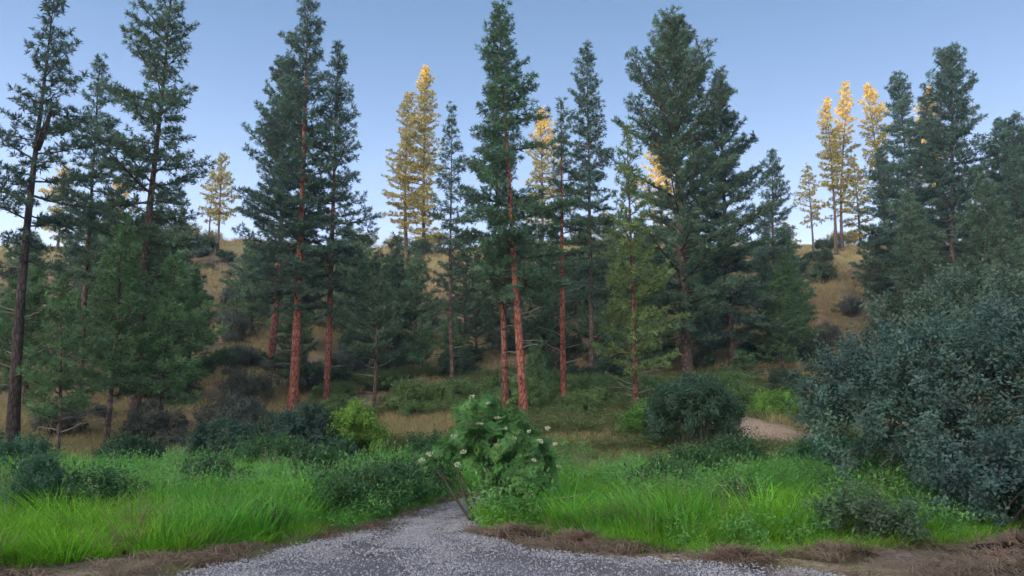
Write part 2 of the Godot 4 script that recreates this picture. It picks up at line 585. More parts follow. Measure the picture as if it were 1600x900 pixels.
	# bare dead limbs below the crown
	put("limbs", arrays(bv, bn, PackedColorArray()), p.get("limb_mat", M.bark_brown), o, "stuff")
	put("needle_crown", arrays(nv, PackedVector3Array(), nc), M.needle, o, "stuff")
	for i in int(p.get("dead", 0) * 1.5):
		var y := cb * rng.randf_range(0.35, 1.1)
		var a := rng.randf() * TAU
		var L := rng.randf_range(0.5, 1.7)
		var dv := PackedVector3Array()
		var dn := PackedVector3Array()
		var dp := []
		var dr := []
		var start: Vector3 = axis.call(y)
		var droop := rng.randf_range(-0.5, 0.35)
		for k in 6:
			var s := k / 5.0
			dp.append(start + Vector3(cos(a + 0.5 * s), 0, sin(a + 0.5 * s)) * (p.r * 0.5 + L * s) + Vector3(0, L * (0.25 * s + droop * s * s), 0) + rv() * 0.05 * s)
			dr.append(0.028 * (1.0 - 0.75 * s))
		tube(dv, dn, dp, dr, 4)
		put("bare_branch", arrays(dv, dn, PackedColorArray()), M.twig, o)
	return o

func copy_of(proto: Node3D, called: String, at: Vector3, turn: float, sc: Vector3, label: String, group: String) -> Node3D:
	var c: Node3D = proto.duplicate()
	c.name = numbered(called)
	add_child(c)
	c.position = at
	c.rotation.y = turn
	c.scale = sc
	c.set_meta("label", label)
	c.set_meta("group", group)
	return c

# ------------------------------------------------------------------ shrubs
# lumps: [centre, radii]; leaves sit on sprays over the lumps, stems run from the foot into each lump
func make_shrub(called: String, at: Vector3, label: String, group: String, lumps: Array, n: int, set_: Array, col: Color, size: float, sd: int, var_ := 0.2, category := "shrub", stems := 7) -> Node3D:
	var o := thing(called, at, label, category, group)
	rng.seed = sd
	var v := PackedVector3Array()
	var nn := PackedVector3Array()
	var c := PackedColorArray()
	var noise := FastNoiseLite.new()
	noise.seed = sd
	noise.frequency = 0.9
	var total := 0.0
	for l in lumps: total += l[1].x * l[1].y + l[1].x * l[1].z
	for l in lumps:
		var m := int(n * (l[1].x * l[1].y + l[1].x * l[1].z) / total)
		for i in m / 8 + 1:
			var dir := rv()
			if dir.y < -0.4: dir.y = -dir.y
			var shoot: Vector3 = l[0] + dir * l[1] * (1.0 - 0.42 * pow(rng.randf(), 2.2))
			shoot += dir * l[1].x * 0.4 * noise.get_noise_3d(shoot.x * 2.0, shoot.y * 2.0, shoot.z * 2.0)
			var inside := false
			for q in lumps:
				if q != l and ((shoot - q[0]) / q[1]).length() < 0.6: inside = true
			if inside: continue
			var shoot_tone := 1.0 + var_ * (rng.randf_range(-1, 1) + 1.2 * noise.get_noise_3d(shoot.x + 30.0, shoot.y, shoot.z))
			var grow := (dir * 0.8 + Vector3(0, 0.6, 0) + rv() * 0.4).normalized()
			for j in 8:
				var p := shoot + grow * size * rng.randf_range(-0.22, 0.22) + rv() * size * 0.13
				if p.y < 0.05: continue
				var w: Array = set_[rng.randi() % set_.size()]
				var b := basis_y(grow + rv() * 0.6, rng.randf() * TAU)
				var sz := size * rng.randf_range(0.7, 1.3)
				v.append_array(Transform3D(b.scaled(Vector3.ONE * sz), p) * w[0])
				var cc := PackedColorArray()
				cc.resize(w[0].size())
				var g := shoot_tone * rng.randf_range(0.85, 1.15)
				cc.fill(Color(col.r * g * rng.randf_range(0.85, 1.2), col.g * g, col.b * g * rng.randf_range(0.85, 1.15)))
				c.append_array(cc)
	put("foliage", arrays(v, PackedVector3Array(), c), M.leaf, o, "stuff")
	var sv := PackedVector3Array()
	var sn := PackedVector3Array()
	for l in lumps:
		for i in stems:
			var foot := Vector3(rng.randf_range(-0.12, 0.12), -0.1, rng.randf_range(-0.12, 0.12)) * 2.0 + Vector3(l[0].x, 0, l[0].z) * 0.3
			var end: Vector3 = l[0] + rv() * l[1] * 0.85
			end.y = maxf(end.y, 0.2)
			var mid := foot.lerp(end, 0.5) + Vector3(0, 0.12 * end.y, 0) + rv() * 0.08
			tube(sv, sn, [foot, foot.lerp(mid, 0.5) + rv() * 0.03, mid, mid.lerp(end, 0.5) + rv() * 0.05, end], [0.03, 0.026, 0.02, 0.014, 0.005], 5)
	put("stems", arrays(sv, sn, PackedColorArray()), M.stem, o, "stuff")
	return o

func dome(w: float, h: float, sd: int, k := 5) -> Array:       # lumps of a rounded shrub
	rng.seed = sd
	var out := [[Vector3(0, h * 0.5, 0), Vector3(w * 0.32, h * 0.48, w * 0.32)]]
	for i in k:
		var a := TAU * i / k + rng.randf_range(-0.4, 0.4)
		var r := rng.randf_range(0.2, 0.28) * w
		out.append([Vector3(cos(a) * w * 0.26, h * rng.randf_range(0.25, 0.55), sin(a) * w * 0.26), Vector3(r, h * rng.randf_range(0.28, 0.4), r)])
	return out

# ------------------------------------------------------------------ the place
func _ready():
	# camera
	var cam := Camera3D.new()
	cam.name = "camera"
	cam.fov = 41.56
	cam.near = 0.1
	cam.far = 4000.0
	add_child(cam)
	cam.position = Vector3(0, 1.65, 0)
	cam.rotation_degrees = Vector3(10.0, 0, 0)
	cam.current = true
	# sky and exposure
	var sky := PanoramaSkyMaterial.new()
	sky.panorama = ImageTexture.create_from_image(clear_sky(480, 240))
	var env := Environment.new()
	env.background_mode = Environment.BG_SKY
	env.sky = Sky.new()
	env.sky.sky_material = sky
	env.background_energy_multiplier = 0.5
	env.tonemap_mode = Environment.TONE_MAPPER_LINEAR
	env.tonemap_exposure = 2.85
	env.fog_enabled = true
	env.fog_light_color = Color(0.66, 0.82, 1.0)
	env.fog_density = 0.0005
	env.sdfgi_enabled = true
	env.ssao_enabled = true
	env.ssil_enabled = true
	var we := WorldEnvironment.new()
	we.name = "world_environment"
	we.environment = env
	add_child(we)
	# the low sun, behind the ridge across the valley
	var sun := DirectionalLight3D.new()
	sun.name = "sun"
	sun.light_color = Color(1.0, 0.82, 0.52)
	sun.light_energy = 1.6
	sun.light_angular_distance = 0.5
	sun.shadow_enabled = true
	sun.rotation_degrees = Vector3(-SUN_EL, -SUN_AZ, 0)
	add_child(sun)

	make_materials()
	make_templates()
	build_ground()
	build_far_hill()
	build_path()
	build_pines()
	build_shrubs()
	build_ground_cover()
	build_small_things()

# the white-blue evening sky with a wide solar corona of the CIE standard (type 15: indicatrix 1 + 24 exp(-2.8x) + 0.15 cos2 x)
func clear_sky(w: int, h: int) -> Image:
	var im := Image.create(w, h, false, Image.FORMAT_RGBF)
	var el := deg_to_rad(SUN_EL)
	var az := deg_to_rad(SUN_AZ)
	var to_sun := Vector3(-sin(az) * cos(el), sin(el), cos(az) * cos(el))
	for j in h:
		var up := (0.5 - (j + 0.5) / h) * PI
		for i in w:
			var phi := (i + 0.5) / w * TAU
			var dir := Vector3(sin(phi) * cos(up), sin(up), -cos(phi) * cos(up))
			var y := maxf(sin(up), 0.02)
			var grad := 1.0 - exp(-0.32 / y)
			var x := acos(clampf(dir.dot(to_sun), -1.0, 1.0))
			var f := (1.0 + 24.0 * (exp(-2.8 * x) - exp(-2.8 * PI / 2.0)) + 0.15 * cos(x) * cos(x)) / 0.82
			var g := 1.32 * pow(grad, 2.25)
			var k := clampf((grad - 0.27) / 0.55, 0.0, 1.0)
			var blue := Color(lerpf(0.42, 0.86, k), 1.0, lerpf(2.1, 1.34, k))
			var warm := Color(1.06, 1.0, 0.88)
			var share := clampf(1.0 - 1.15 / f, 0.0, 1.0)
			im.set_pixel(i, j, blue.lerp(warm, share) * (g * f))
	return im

const PINE := Color(0.085, 0.125, 0.085)
const BLUE := Color(0.075, 0.115, 0.09)
const YOUNG := Color(0.105, 0.175, 0.085)
const LIGHT := Color(0.16, 0.215, 0.09)
const GOLD := Color(0.235, 0.20, 0.06)  # ridge pine needles, with golden sunlight put into their base colour
const DARK := Color(0.08, 0.12, 0.075)

var said := {}
const MARKS := [[-21.2, 32.9, "leaning forked pine"], [-23.7, 42.0, "slim sparse left pine"], [-18.6, 38.0, "tall ragged pine"], [-12.5, 43.9, "thick straight red trunk"], [-17.7, 55.6, "uphill dark red trunk"], [-8.1, 45.1, "short open pine"], [-3.6, 47.0, "pole-like pine"], [0.6, 35.8, "bright orange-red trunk"], [2.8, 41.4, "slim bare orange trunk"], [5.7, 54.0, "tall narrow pine"], [6.4, 39.8, "layered light green pine"], [12.7, 55.4, "huge broad pine"], [26.4, 76.0, "pointed mid-sized pine"], [47.8, 90.0, "upright pine of the grove"], [44.4, 76.0, "tallest grove pine"], [37.5, 60.0, "rounded pine above the bush"], [36.0, 92.0, "sandy slope"], [29.5, 72.0, "pale upright stick"], [-43.4, 109.3, "lone gold ridge pine"], [-14.0, 118.0, "glowing golden treetop"], [49.2, 112.6, "bare golden trunk"], [-4.6, 36.9, "reddish bare soil"], [-17.7, 33.8, "young pine cluster"]]

func where(what: String, x: float, d: float, size: float) -> String:      # says which one it is by what stands nearest
	var order := []
	for m in MARKS: order.append([Vector2((x - m[0]) * 1.0, (d - m[1]) * 0.7).length(), m])
	order.sort_custom(func(a, b): return a[0] < b[0])
	var big := "small " if size < 0.75 else ("large " if size > 1.1 else "")
	for o in order:
		var m: Array = o[1]
		var dx: float = x / d - m[0] / m[1]
		var dd: float = d - m[1]
		var side := "left of" if dx < -0.012 else ("right of" if dx > 0.012 else "in line with")
		var depth := "uphill and " if dd > 4.0 else ("downhill and " if dd < -4.0 else "")
		for word in ["close ", "a little farther ", "farthest "]:
			var l: String = "%s%s %s%s%s the %s" % [big, what, word, depth if what.length() < 26 else "", side, m[2]]
			if not said.has(l):
				said[l] = true
				return l
	return what

func pine(x: float, d: float, label: String, group: String, p: Dictionary) -> Node3D:
	return make_pine("pine_tree", ground_at(x, d) - Vector3(0, 0.1, 0), label, group, p)

func build_pines():
	var g := "tall pines at the foot of the hillside"
	pine(-21.2, 32.9, "dark brown leaning pine with a forked thin top at the left edge of the meadow", g, {"H": 21.6, "R": 2.3, "cb": 0.36, "r": 0.33, "lean": Vector2(-0.6, 0), "dens": 0.62, "col": BLUE * 0.8, "bark": M.bark_dark, "seed": 11, "dead": 9, "fork": 0.62, "sc": 1.05})
	pine(-23.7, 42.0, "slim sparse dark pine between the leaning pine and the tallest left pine", g, {"H": 21.1, "R": 2.0, "cb": 0.36, "r": 0.23, "lean": Vector2(-0.8, 0), "dens": 0.75, "col": BLUE, "bark": M.bark_brown, "seed": 12, "dead": 4})
	pine(-18.6, 38.0, "tall ragged pine whose top leaves the picture above the cluster of young pines", g, {"H": 24.6, "R": 3.3, "cb": 0.24, "r": 0.35, "lean": Vector2(-0.2, 0), "dens": 0.8, "col": PINE * 0.95, "bark": M.bark_brown, "seed": 13, "dead": 4, "sc": 1.1})
	pine(-12.5, 43.9, "tallest of three close pines, with a thick straight red trunk above the bushes", g, {"H": 26.5, "R": 2.75, "cb": 0.23, "r": 0.36, "lean": Vector2(-0.3, 0), "col": BLUE, "bark": M.bark_red, "seed": 14, "dead": 12, "dens": 0.95})
	pine(-17.7, 55.6, "pine with a dark red trunk standing uphill behind the three close pines", g, {"H": 24.6, "R": 3.1, "cb": 0.27, "r": 0.38, "lean": Vector2(0.3, 0), "col": BLUE, "bark": M.bark_dark_red, "seed": 15, "shape": "oval", "dead": 3, "sc": 1.1})
	pine(-10.9, 45.1, "slightly shorter pine with a dark lower trunk close beside the thick red trunk", g, {"H": 23.5, "R": 2.5, "cb": 0.25, "r": 0.27, "lean": Vector2(-0.2, 0), "dens": 0.8, "col": BLUE, "bark": M.bark_dark_red, "seed": 16, "dead": 7})
	pine(-8.1, 45.1, "short open pine with a thin dark trunk left of the bare slope", g, {"H": 9.6, "R": 2.1, "cb": 0.3, "r": 0.15, "dens": 0.7, "col": PINE, "bark": M.bark_brown, "seed": 17, "dead": 4, "shape": "young"})
	pine(-3.6, 47.0, "very slender pole-like pine with a flat broken top and little foliage", g, {"H": 19.3, "R": 1.05, "cb": 0.36, "r": 0.18, "lean": Vector2(-0.5, 0), "dens": 0.8, "col": BLUE, "bark": M.bark_brown, "seed": 18, "shape": "column", "dead": 8})
	pine(0.6, 35.8, "dense tall pine on a bright orange-red leaning trunk behind the white-flowered bush", g, {"H": 21.7, "R": 2.35, "cb": 0.28, "r": 0.27, "lean": Vector2(-1.35, 0), "dens": 1.25, "col": Color(0.075, 0.125, 0.08), "bark": M.bark_red, "seed": 19, "hole": Vector3(0.52, 0.68, 0.0), "dead": 8})
	pine(-0.3, 38.6, "pine with a dark red trunk half hidden behind the bright orange-red one", g, {"H": 18.0, "R": 1.9, "cb": 0.32, "r": 0.24, "lean": Vector2(-0.7, 0), "col": PINE, "bark": M.bark_dark_red, "seed": 20, "dead": 3})
	pine(2.8, 41.4, "slim pine with a bare straight orange trunk and a small narrow crown", g, {"H": 18.0, "R": 1.3, "cb": 0.42, "r": 0.24, "dens": 0.8, "col": PINE, "bark": M.bark_red, "seed": 21, "dead": 14})
	pine(5.7, 54.0, "tall narrow pine rising behind the slim orange-trunked pine", g, {"H": 26.3, "R": 2.5, "cb": 0.22, "r": 0.25, "dens": 0.9, "col": BLUE, "bark": M.bark_brown, "seed": 22, "dead": 4})
	pine(6.4, 39.8, "light green pine with layered boughs nearly down to the ground and a scaly thin trunk", g, {"H": 16.4, "R": 2.15, "cb": 0.14, "r": 0.17, "dens": 0.72, "col": LIGHT * 0.85, "bark": M.bark_dark_red, "seed": 23, "dead": 6, "shape": "young"})
	pine(12.7, 55.4, "huge broad pine with a forked rounded crown and the thickest trunk", g, {"H": 28.4, "R": 5.3, "cb": 0.10, "r": 0.56, "dens": 1.05, "col": Color(0.085, 0.13, 0.09), "bark": M.bark_brown, "seed": 24, "hole": Vector3(0.34, 0.58, PI), "fork": 0.5, "shape": "oval", "sc": 1.3, "dead": 5})
	pine(16.8, 58.0, "dark pine filling the right flank of the huge broad pine", g, {"H": 24.6, "R": 3.7, "cb": 0.08, "r": 0.34, "col": BLUE, "bark": M.bark_brown, "seed": 25, "sc": 1.2})
	pine(26.4, 76.0, "pointed mid-sized pine to the right of the huge broad pine", g, {"H": 19.6, "R": 2.7, "cb": 0.15, "r": 0.29, "lean": Vector2(0.9, 0), "col": BLUE, "bark": M.bark_brown, "seed": 26, "sc": 1.3, "dens": 0.8})
	# the grove high on the right
	g = "pines of the grove on the right"
	pine(47.8, 90.0, "tall upright dark pine on the left side of the right grove", g, {"H": 29.4, "R": 3.4, "cb": 0.10, "r": 0.34, "lean": Vector2(1.6, 0), "col": BLUE, "bark": M.bark_far, "seed": 31, "shape": "column", "sc": 1.5, "dens": 0.8})
	pine(44.4, 76.0, "tallest broad dark pine of the right grove, with long upswept side boughs", g, {"H": 31.0, "R": 5.6, "cb": 0.14, "r": 0.45, "lean": Vector2(3.0, 0), "col": BLUE * 0.95, "bark": M.bark_far, "seed": 32, "sc": 1.5, "dens": 0.9})
	pine(37.5, 60.0, "smaller rounded pine in front of the right grove above the big bush", g, {"H": 16.0, "R": 3.3, "cb": 0.25, "r": 0.23, "lean": Vector2(1.2, 0), "col": PINE * 0.95, "bark": M.bark_far, "seed": 33, "sc": 1.2, "shape": "young"})
	pine(50.0, 74.0, "dark pine cut by the right edge of the photo behind the big bush", g, {"H": 22.5, "R": 4.0, "cb": 0.2, "r": 0.28, "lean": Vector2(1.6, 0), "col": BLUE, "bark": M.bark_far, "seed": 34, "sc": 1.4})
	pine(37.0, 68.0, "bushy green pine at the left foot of the right grove", g, {"H": 15.0, "R": 3.3, "cb": 0.22, "r": 0.26, "col": PINE, "bark": M.bark_far, "seed": 35, "sc": 1.3, "shape": "young"})
	var grove := pine(53.5, 92.0, "tall dark pine closing the gap between the two tallest pines of the right grove", g, {"H": 26.0, "R": 4.0, "cb": 0.12, "r": 0.34, "col": BLUE, "bark": M.bark_far, "seed": 36, "sc": 1.5, "dens": 0.8})
	for q in [[42.5, 83.0, 0.72, "mid-sized dark pine under the left side of the right grove"], [57.0, 84.0, 0.85, "dark pine to the right of the tallest grove pine"], [66.0, 100.0, 0.6, "dark pine near the ridge at the right edge of the photo"], [48.5, 70.0, 0.68, "dark pine between the big bush and the tallest grove pine"], [54.0, 76.0, 0.8, "dark pine at the far right behind the big bush"]]:
		copy_of(grove, "pine_tree", ground_at(q[0], q[1]), q[0] * 3.1, Vector3(q[2] * 1.15, q[2], q[2] * 1.15), q[3], g)
	# ridge-top pines, the tops of some still in the sun
	g = "sunlit pines along the ridge"
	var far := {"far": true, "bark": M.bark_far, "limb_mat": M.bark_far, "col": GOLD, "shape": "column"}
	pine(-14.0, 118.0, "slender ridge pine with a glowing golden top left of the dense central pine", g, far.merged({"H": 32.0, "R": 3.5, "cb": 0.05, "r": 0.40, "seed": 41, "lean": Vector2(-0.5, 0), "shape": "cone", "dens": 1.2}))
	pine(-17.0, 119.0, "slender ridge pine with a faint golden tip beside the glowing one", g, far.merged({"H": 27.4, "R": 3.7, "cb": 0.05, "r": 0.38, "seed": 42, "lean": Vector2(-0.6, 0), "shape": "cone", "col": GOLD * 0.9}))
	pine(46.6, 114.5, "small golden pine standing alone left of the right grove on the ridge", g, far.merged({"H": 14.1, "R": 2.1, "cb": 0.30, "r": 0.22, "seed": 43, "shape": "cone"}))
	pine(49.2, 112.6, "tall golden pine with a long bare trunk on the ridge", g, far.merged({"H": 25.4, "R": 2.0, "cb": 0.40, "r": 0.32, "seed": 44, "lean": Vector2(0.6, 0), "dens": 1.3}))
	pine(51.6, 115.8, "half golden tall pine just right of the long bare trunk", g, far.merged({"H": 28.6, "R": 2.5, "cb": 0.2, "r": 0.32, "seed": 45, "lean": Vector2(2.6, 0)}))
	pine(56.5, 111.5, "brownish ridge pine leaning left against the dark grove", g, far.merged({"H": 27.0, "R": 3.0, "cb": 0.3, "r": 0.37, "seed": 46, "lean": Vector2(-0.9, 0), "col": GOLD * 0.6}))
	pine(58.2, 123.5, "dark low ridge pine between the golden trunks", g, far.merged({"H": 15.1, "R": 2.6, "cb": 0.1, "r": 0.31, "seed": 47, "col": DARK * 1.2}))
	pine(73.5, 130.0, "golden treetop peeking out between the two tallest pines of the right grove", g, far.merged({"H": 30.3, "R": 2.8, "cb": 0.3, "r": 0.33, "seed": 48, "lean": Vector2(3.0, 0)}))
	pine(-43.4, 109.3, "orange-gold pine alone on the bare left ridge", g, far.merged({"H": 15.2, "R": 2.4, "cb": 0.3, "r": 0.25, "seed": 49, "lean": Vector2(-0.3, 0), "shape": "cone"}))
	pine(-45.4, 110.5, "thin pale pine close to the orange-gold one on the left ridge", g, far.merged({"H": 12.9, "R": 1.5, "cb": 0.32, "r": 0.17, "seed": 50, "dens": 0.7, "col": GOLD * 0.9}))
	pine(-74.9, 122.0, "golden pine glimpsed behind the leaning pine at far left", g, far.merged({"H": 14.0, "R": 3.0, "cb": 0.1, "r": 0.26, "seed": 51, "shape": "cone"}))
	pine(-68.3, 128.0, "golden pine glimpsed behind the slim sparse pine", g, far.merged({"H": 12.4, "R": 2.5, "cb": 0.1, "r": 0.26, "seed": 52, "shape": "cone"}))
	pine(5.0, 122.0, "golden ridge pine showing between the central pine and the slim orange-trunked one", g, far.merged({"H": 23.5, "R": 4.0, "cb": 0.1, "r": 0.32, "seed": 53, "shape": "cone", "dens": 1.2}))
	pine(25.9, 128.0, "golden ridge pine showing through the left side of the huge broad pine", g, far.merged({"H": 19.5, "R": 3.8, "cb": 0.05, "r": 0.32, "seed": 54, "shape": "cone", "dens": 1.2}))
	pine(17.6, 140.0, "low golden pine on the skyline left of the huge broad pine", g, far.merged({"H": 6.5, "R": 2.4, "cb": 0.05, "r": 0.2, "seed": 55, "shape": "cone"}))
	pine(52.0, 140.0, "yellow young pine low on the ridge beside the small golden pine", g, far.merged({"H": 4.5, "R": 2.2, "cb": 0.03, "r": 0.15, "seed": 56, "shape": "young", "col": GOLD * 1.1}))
	# young pines at the left
	g = "young green pines at the left"
	pine(-17.7, 33.8, "broadest young pine of the left cluster with a grey straight trunk", g, {"H": 10.3, "R": 2.15, "cb": 0.22, "r": 0.16, "col": YOUNG * 0.72, "bark": M.bark_brown, "seed": 61, "shape": "young", "dead": 8, "dens": 1.1})
	pine(-16.2, 35.6, "brightest young pine at the right side of the left cluster", g, {"H": 8.9, "R": 2.0, "cb": 0.2, "r": 0.14, "col": YOUNG, "bark": M.bark_brown, "seed": 62, "shape": "young", "dead": 4, "dens": 1.1})
	pine(-17.9, 30.6, "short young pine with a thin leaning stem at the meadow edge", g, {"H": 7.4, "R": 1.6, "cb": 0.22, "r": 0.11, "lean": Vector2(-0.5, 0), "col": YOUNG * 0.8, "bark": M.bark_brown, "seed": 63, "shape": "young", "dead": 4})
	var young := pine(-21.0, 43.0, "taller young pine rising at the back of the left cluster", g, {"H": 11.5, "R": 2.5, "cb": 0.12, "r": 0.18, "col": YOUNG * 0.8, "bark": M.bark_brown, "seed": 64, "shape": "young"})
	var young2 := pine(-28.0, 44.0, "young pine between the leaning pine and the left edge", g, {"H": 8.9, "R": 2.1, "cb": 0.08, "r": 0.18, "col": YOUNG * 0.75, "bark": M.bark_brown, "seed": 65, "shape": "young"})
	copy_of(young2, "pine_tree", ground_at(-19.5, 46.0), 2.0, Vector3(0.85, 0.93, 0.85), "narrow young pine behind the brightest one of the left cluster", g)
	copy_of(young, "pine_tree", ground_at(-34.5, 52.0), 1.2, Vector3(0.9, 0.72, 0.9), "young pine far back at the left edge of the photo", g)
	copy_of(young2, "pine_tree", ground_at(-25.0, 49.0), 4.0, Vector3(1.1, 1.05, 1.1), "young pine behind the slim sparse pine", g)
	copy_of(young, "pine_tree", ground_at(-13.9, 48.5), 3.0, Vector3(0.6, 0.62, 0.6), "small young pine behind the thick red trunk", g)
	# understory conifers across the middle of the slope
	g = "dark young conifers on the middle slope"
	var dark := pine(-8.4, 66.0, "dark dense conifer on the slope left of the pole-like pine", g, {"H": 9.0, "R": 2.7, "cb": 0.05, "r": 0.19, "col": DARK * 1.25, "bark": M.bark_brown, "seed": 71, "shape": "young", "sc": 1.25, "dens": 0.9})
	var dark2 := pine(-2.8, 60.0, "dark conifer on the slope behind the pole-like pine", g, {"H": 9.0, "R": 2.4, "cb": 0.05, "r": 0.18, "col": PINE * 0.8, "bark": M.bark_brown, "seed": 72, "shape": "young", "sc": 1.2, "dens": 0.8})
	var open := pine(-6.5, 55.0, "little pale green pine with a thin stem on the bare slope", g, {"H": 4.2, "R": 1.5, "cb": 0.1, "r": 0.07, "col": YOUNG * 0.9, "bark": M.bark_brown, "seed": 73, "shape": "young", "dens": 0.8})
	var more := [[dark, -11.3, 70.0, 1.0, 0.95, "dark conifer high on the slope right of the three close pines"], [dark, 7.1, 62.0, 0.95, 1.0, "dark conifer between the slim orange trunk and the light green pine"], [dark2, 9.5, 70.0, 0.95, 0.85, "dark conifer uphill of the light green pine"], [dark2, 2.7, 64.0, 1.0, 1.05, "dark conifer behind the two central red trunks"], [dark, -24.8, 72.0, 1.15, 0.85, "dark bushy conifer on the dry slope left of the three close pines"], [dark2, -13.5, 66.0, 1.0, 1.0, "dark conifer between the two right trunks of the three close pines"], [open, -4.7, 58.0, 1.1, 1.0, "little green pine right of the pale green one on the bare slope"], [dark, 16.1, 62.0, 0.95, 0.85, "dark conifer under the right boughs of the huge broad pine"], [dark2, 21.8, 64.0, 1.05, 1.0, "dark conifer right of the huge broad pine"], [dark, 6.6, 79.0, 1.1, 0.85, "dark conifer high up behind the tall narrow pine"], [dark2, 11.8, 66.0, 1.0, 1.0, "dark conifer behind the thickest trunk"], [dark, -21.0, 76.0, 1.0, 0.8, "dark conifer high on the slope behind the dark red trunk"], [dark2, -0.6, 73.0, 1.1, 0.9, "dark conifer high on the slope above the white-flowered bush"], [open, 1.4, 41.0, 0.8, 0.95, "small green pine at the foot of the bright orange-red trunk"], [open, 15.5, 51.0, 1.25, 0.6, "low spreading green pine right of the round dark bush"], [young, 23.6, 64.2, 1.0, 0.8, "mid-green young pine beside the pale upright stick"], [young2, 20.3, 57.0, 0.95, 0.9, "young pine left of the mid-green one near the pale stick"], [dark, 31.0, 84.0, 1.1, 1.1, "dark conifer at the top left of the sandy slope"], [dark2, 33.5, 97.0, 1.0, 1.0, "dark conifer on the ridge just left of the sandy slope"], [dark, 45.5, 66.0, 1.1, 1.1, "dark conifer above the back of the big bush"], [dark2, 41.0, 84.0, 1.3, 1.0, "dark conifer at the upper right of the sandy slope"], [dark2, -34.0, 60.0, 1.1, 0.9, "dark conifer on the slope behind the leaning pine"], [young, 29.0, 78.0, 0.9, 0.9, "young pine at the left foot of the sandy slope"], [dark, 53.0, 96.0, 1.2, 1.2, "dark conifer on the ridge in front of the golden trunks"], [dark, -31.0, 88.0, 1.0, 0.8, "dark conifer high on the dry left slope"],
		[dark, 20.0, 88.0, 1.2, 0.9, "dark conifer near the skyline behind the huge broad pine"]]
	var r3 := RandomNumberGenerator.new()
	r3.seed = 99
	for q in [[-10.9, 70.0], [-4.3, 70.0], [-14.5, 78.0], [-19.0, 66.0], [-26.0, 80.0], [-34.0, 76.0], [-45.0, 100.0], [-50.0, 84.0], [-57.0, 104.0], [-62.0, 108.0], [-48.0, 74.0], [-41.0, 62.0], [-52.0, 108.0], [-29.0, 102.0], [-66.0, 100.0], [4.0, 75.0], [-38.0, 70.0], [-42.0, 84.0], [-24.0, 52.0], [-30.5, 57.0], [-15.0, 72.0], [-17.5, 80.0], [-13.0, 84.0], [2.0, 84.0], [9.0, 56.0], [8.5, 84.0], [13.5, 74.0], [15.0, 82.0], [18.0, 70.0], [23.5, 84.0], [26.0, 70.0], [42.0, 76.0], [49.0, 84.0], [56.0, 88.0], [34.5, 62.0], [61.0, 98.0], [1.0, 96.0], [13.0, 98.0], [23.0, 100.0], [50.0, 66.0], [47.0, 58.0], [-52.0, 92.0]]:
		var k := r3.randf_range(0.75, 1.2)
		more.append([[dark, dark2][r3.randi() % 2], q[0], q[1], k * 1.1, k, where("dark young conifer", q[0], q[1], k)])
	for m in more:
		copy_of(m[0], "pine_tree", ground_at(m[1], m[2]), m[1] * 7.3, Vector3(m[3], m[4], m[3]) * Vector3(1, 1, 1), m[5], g)

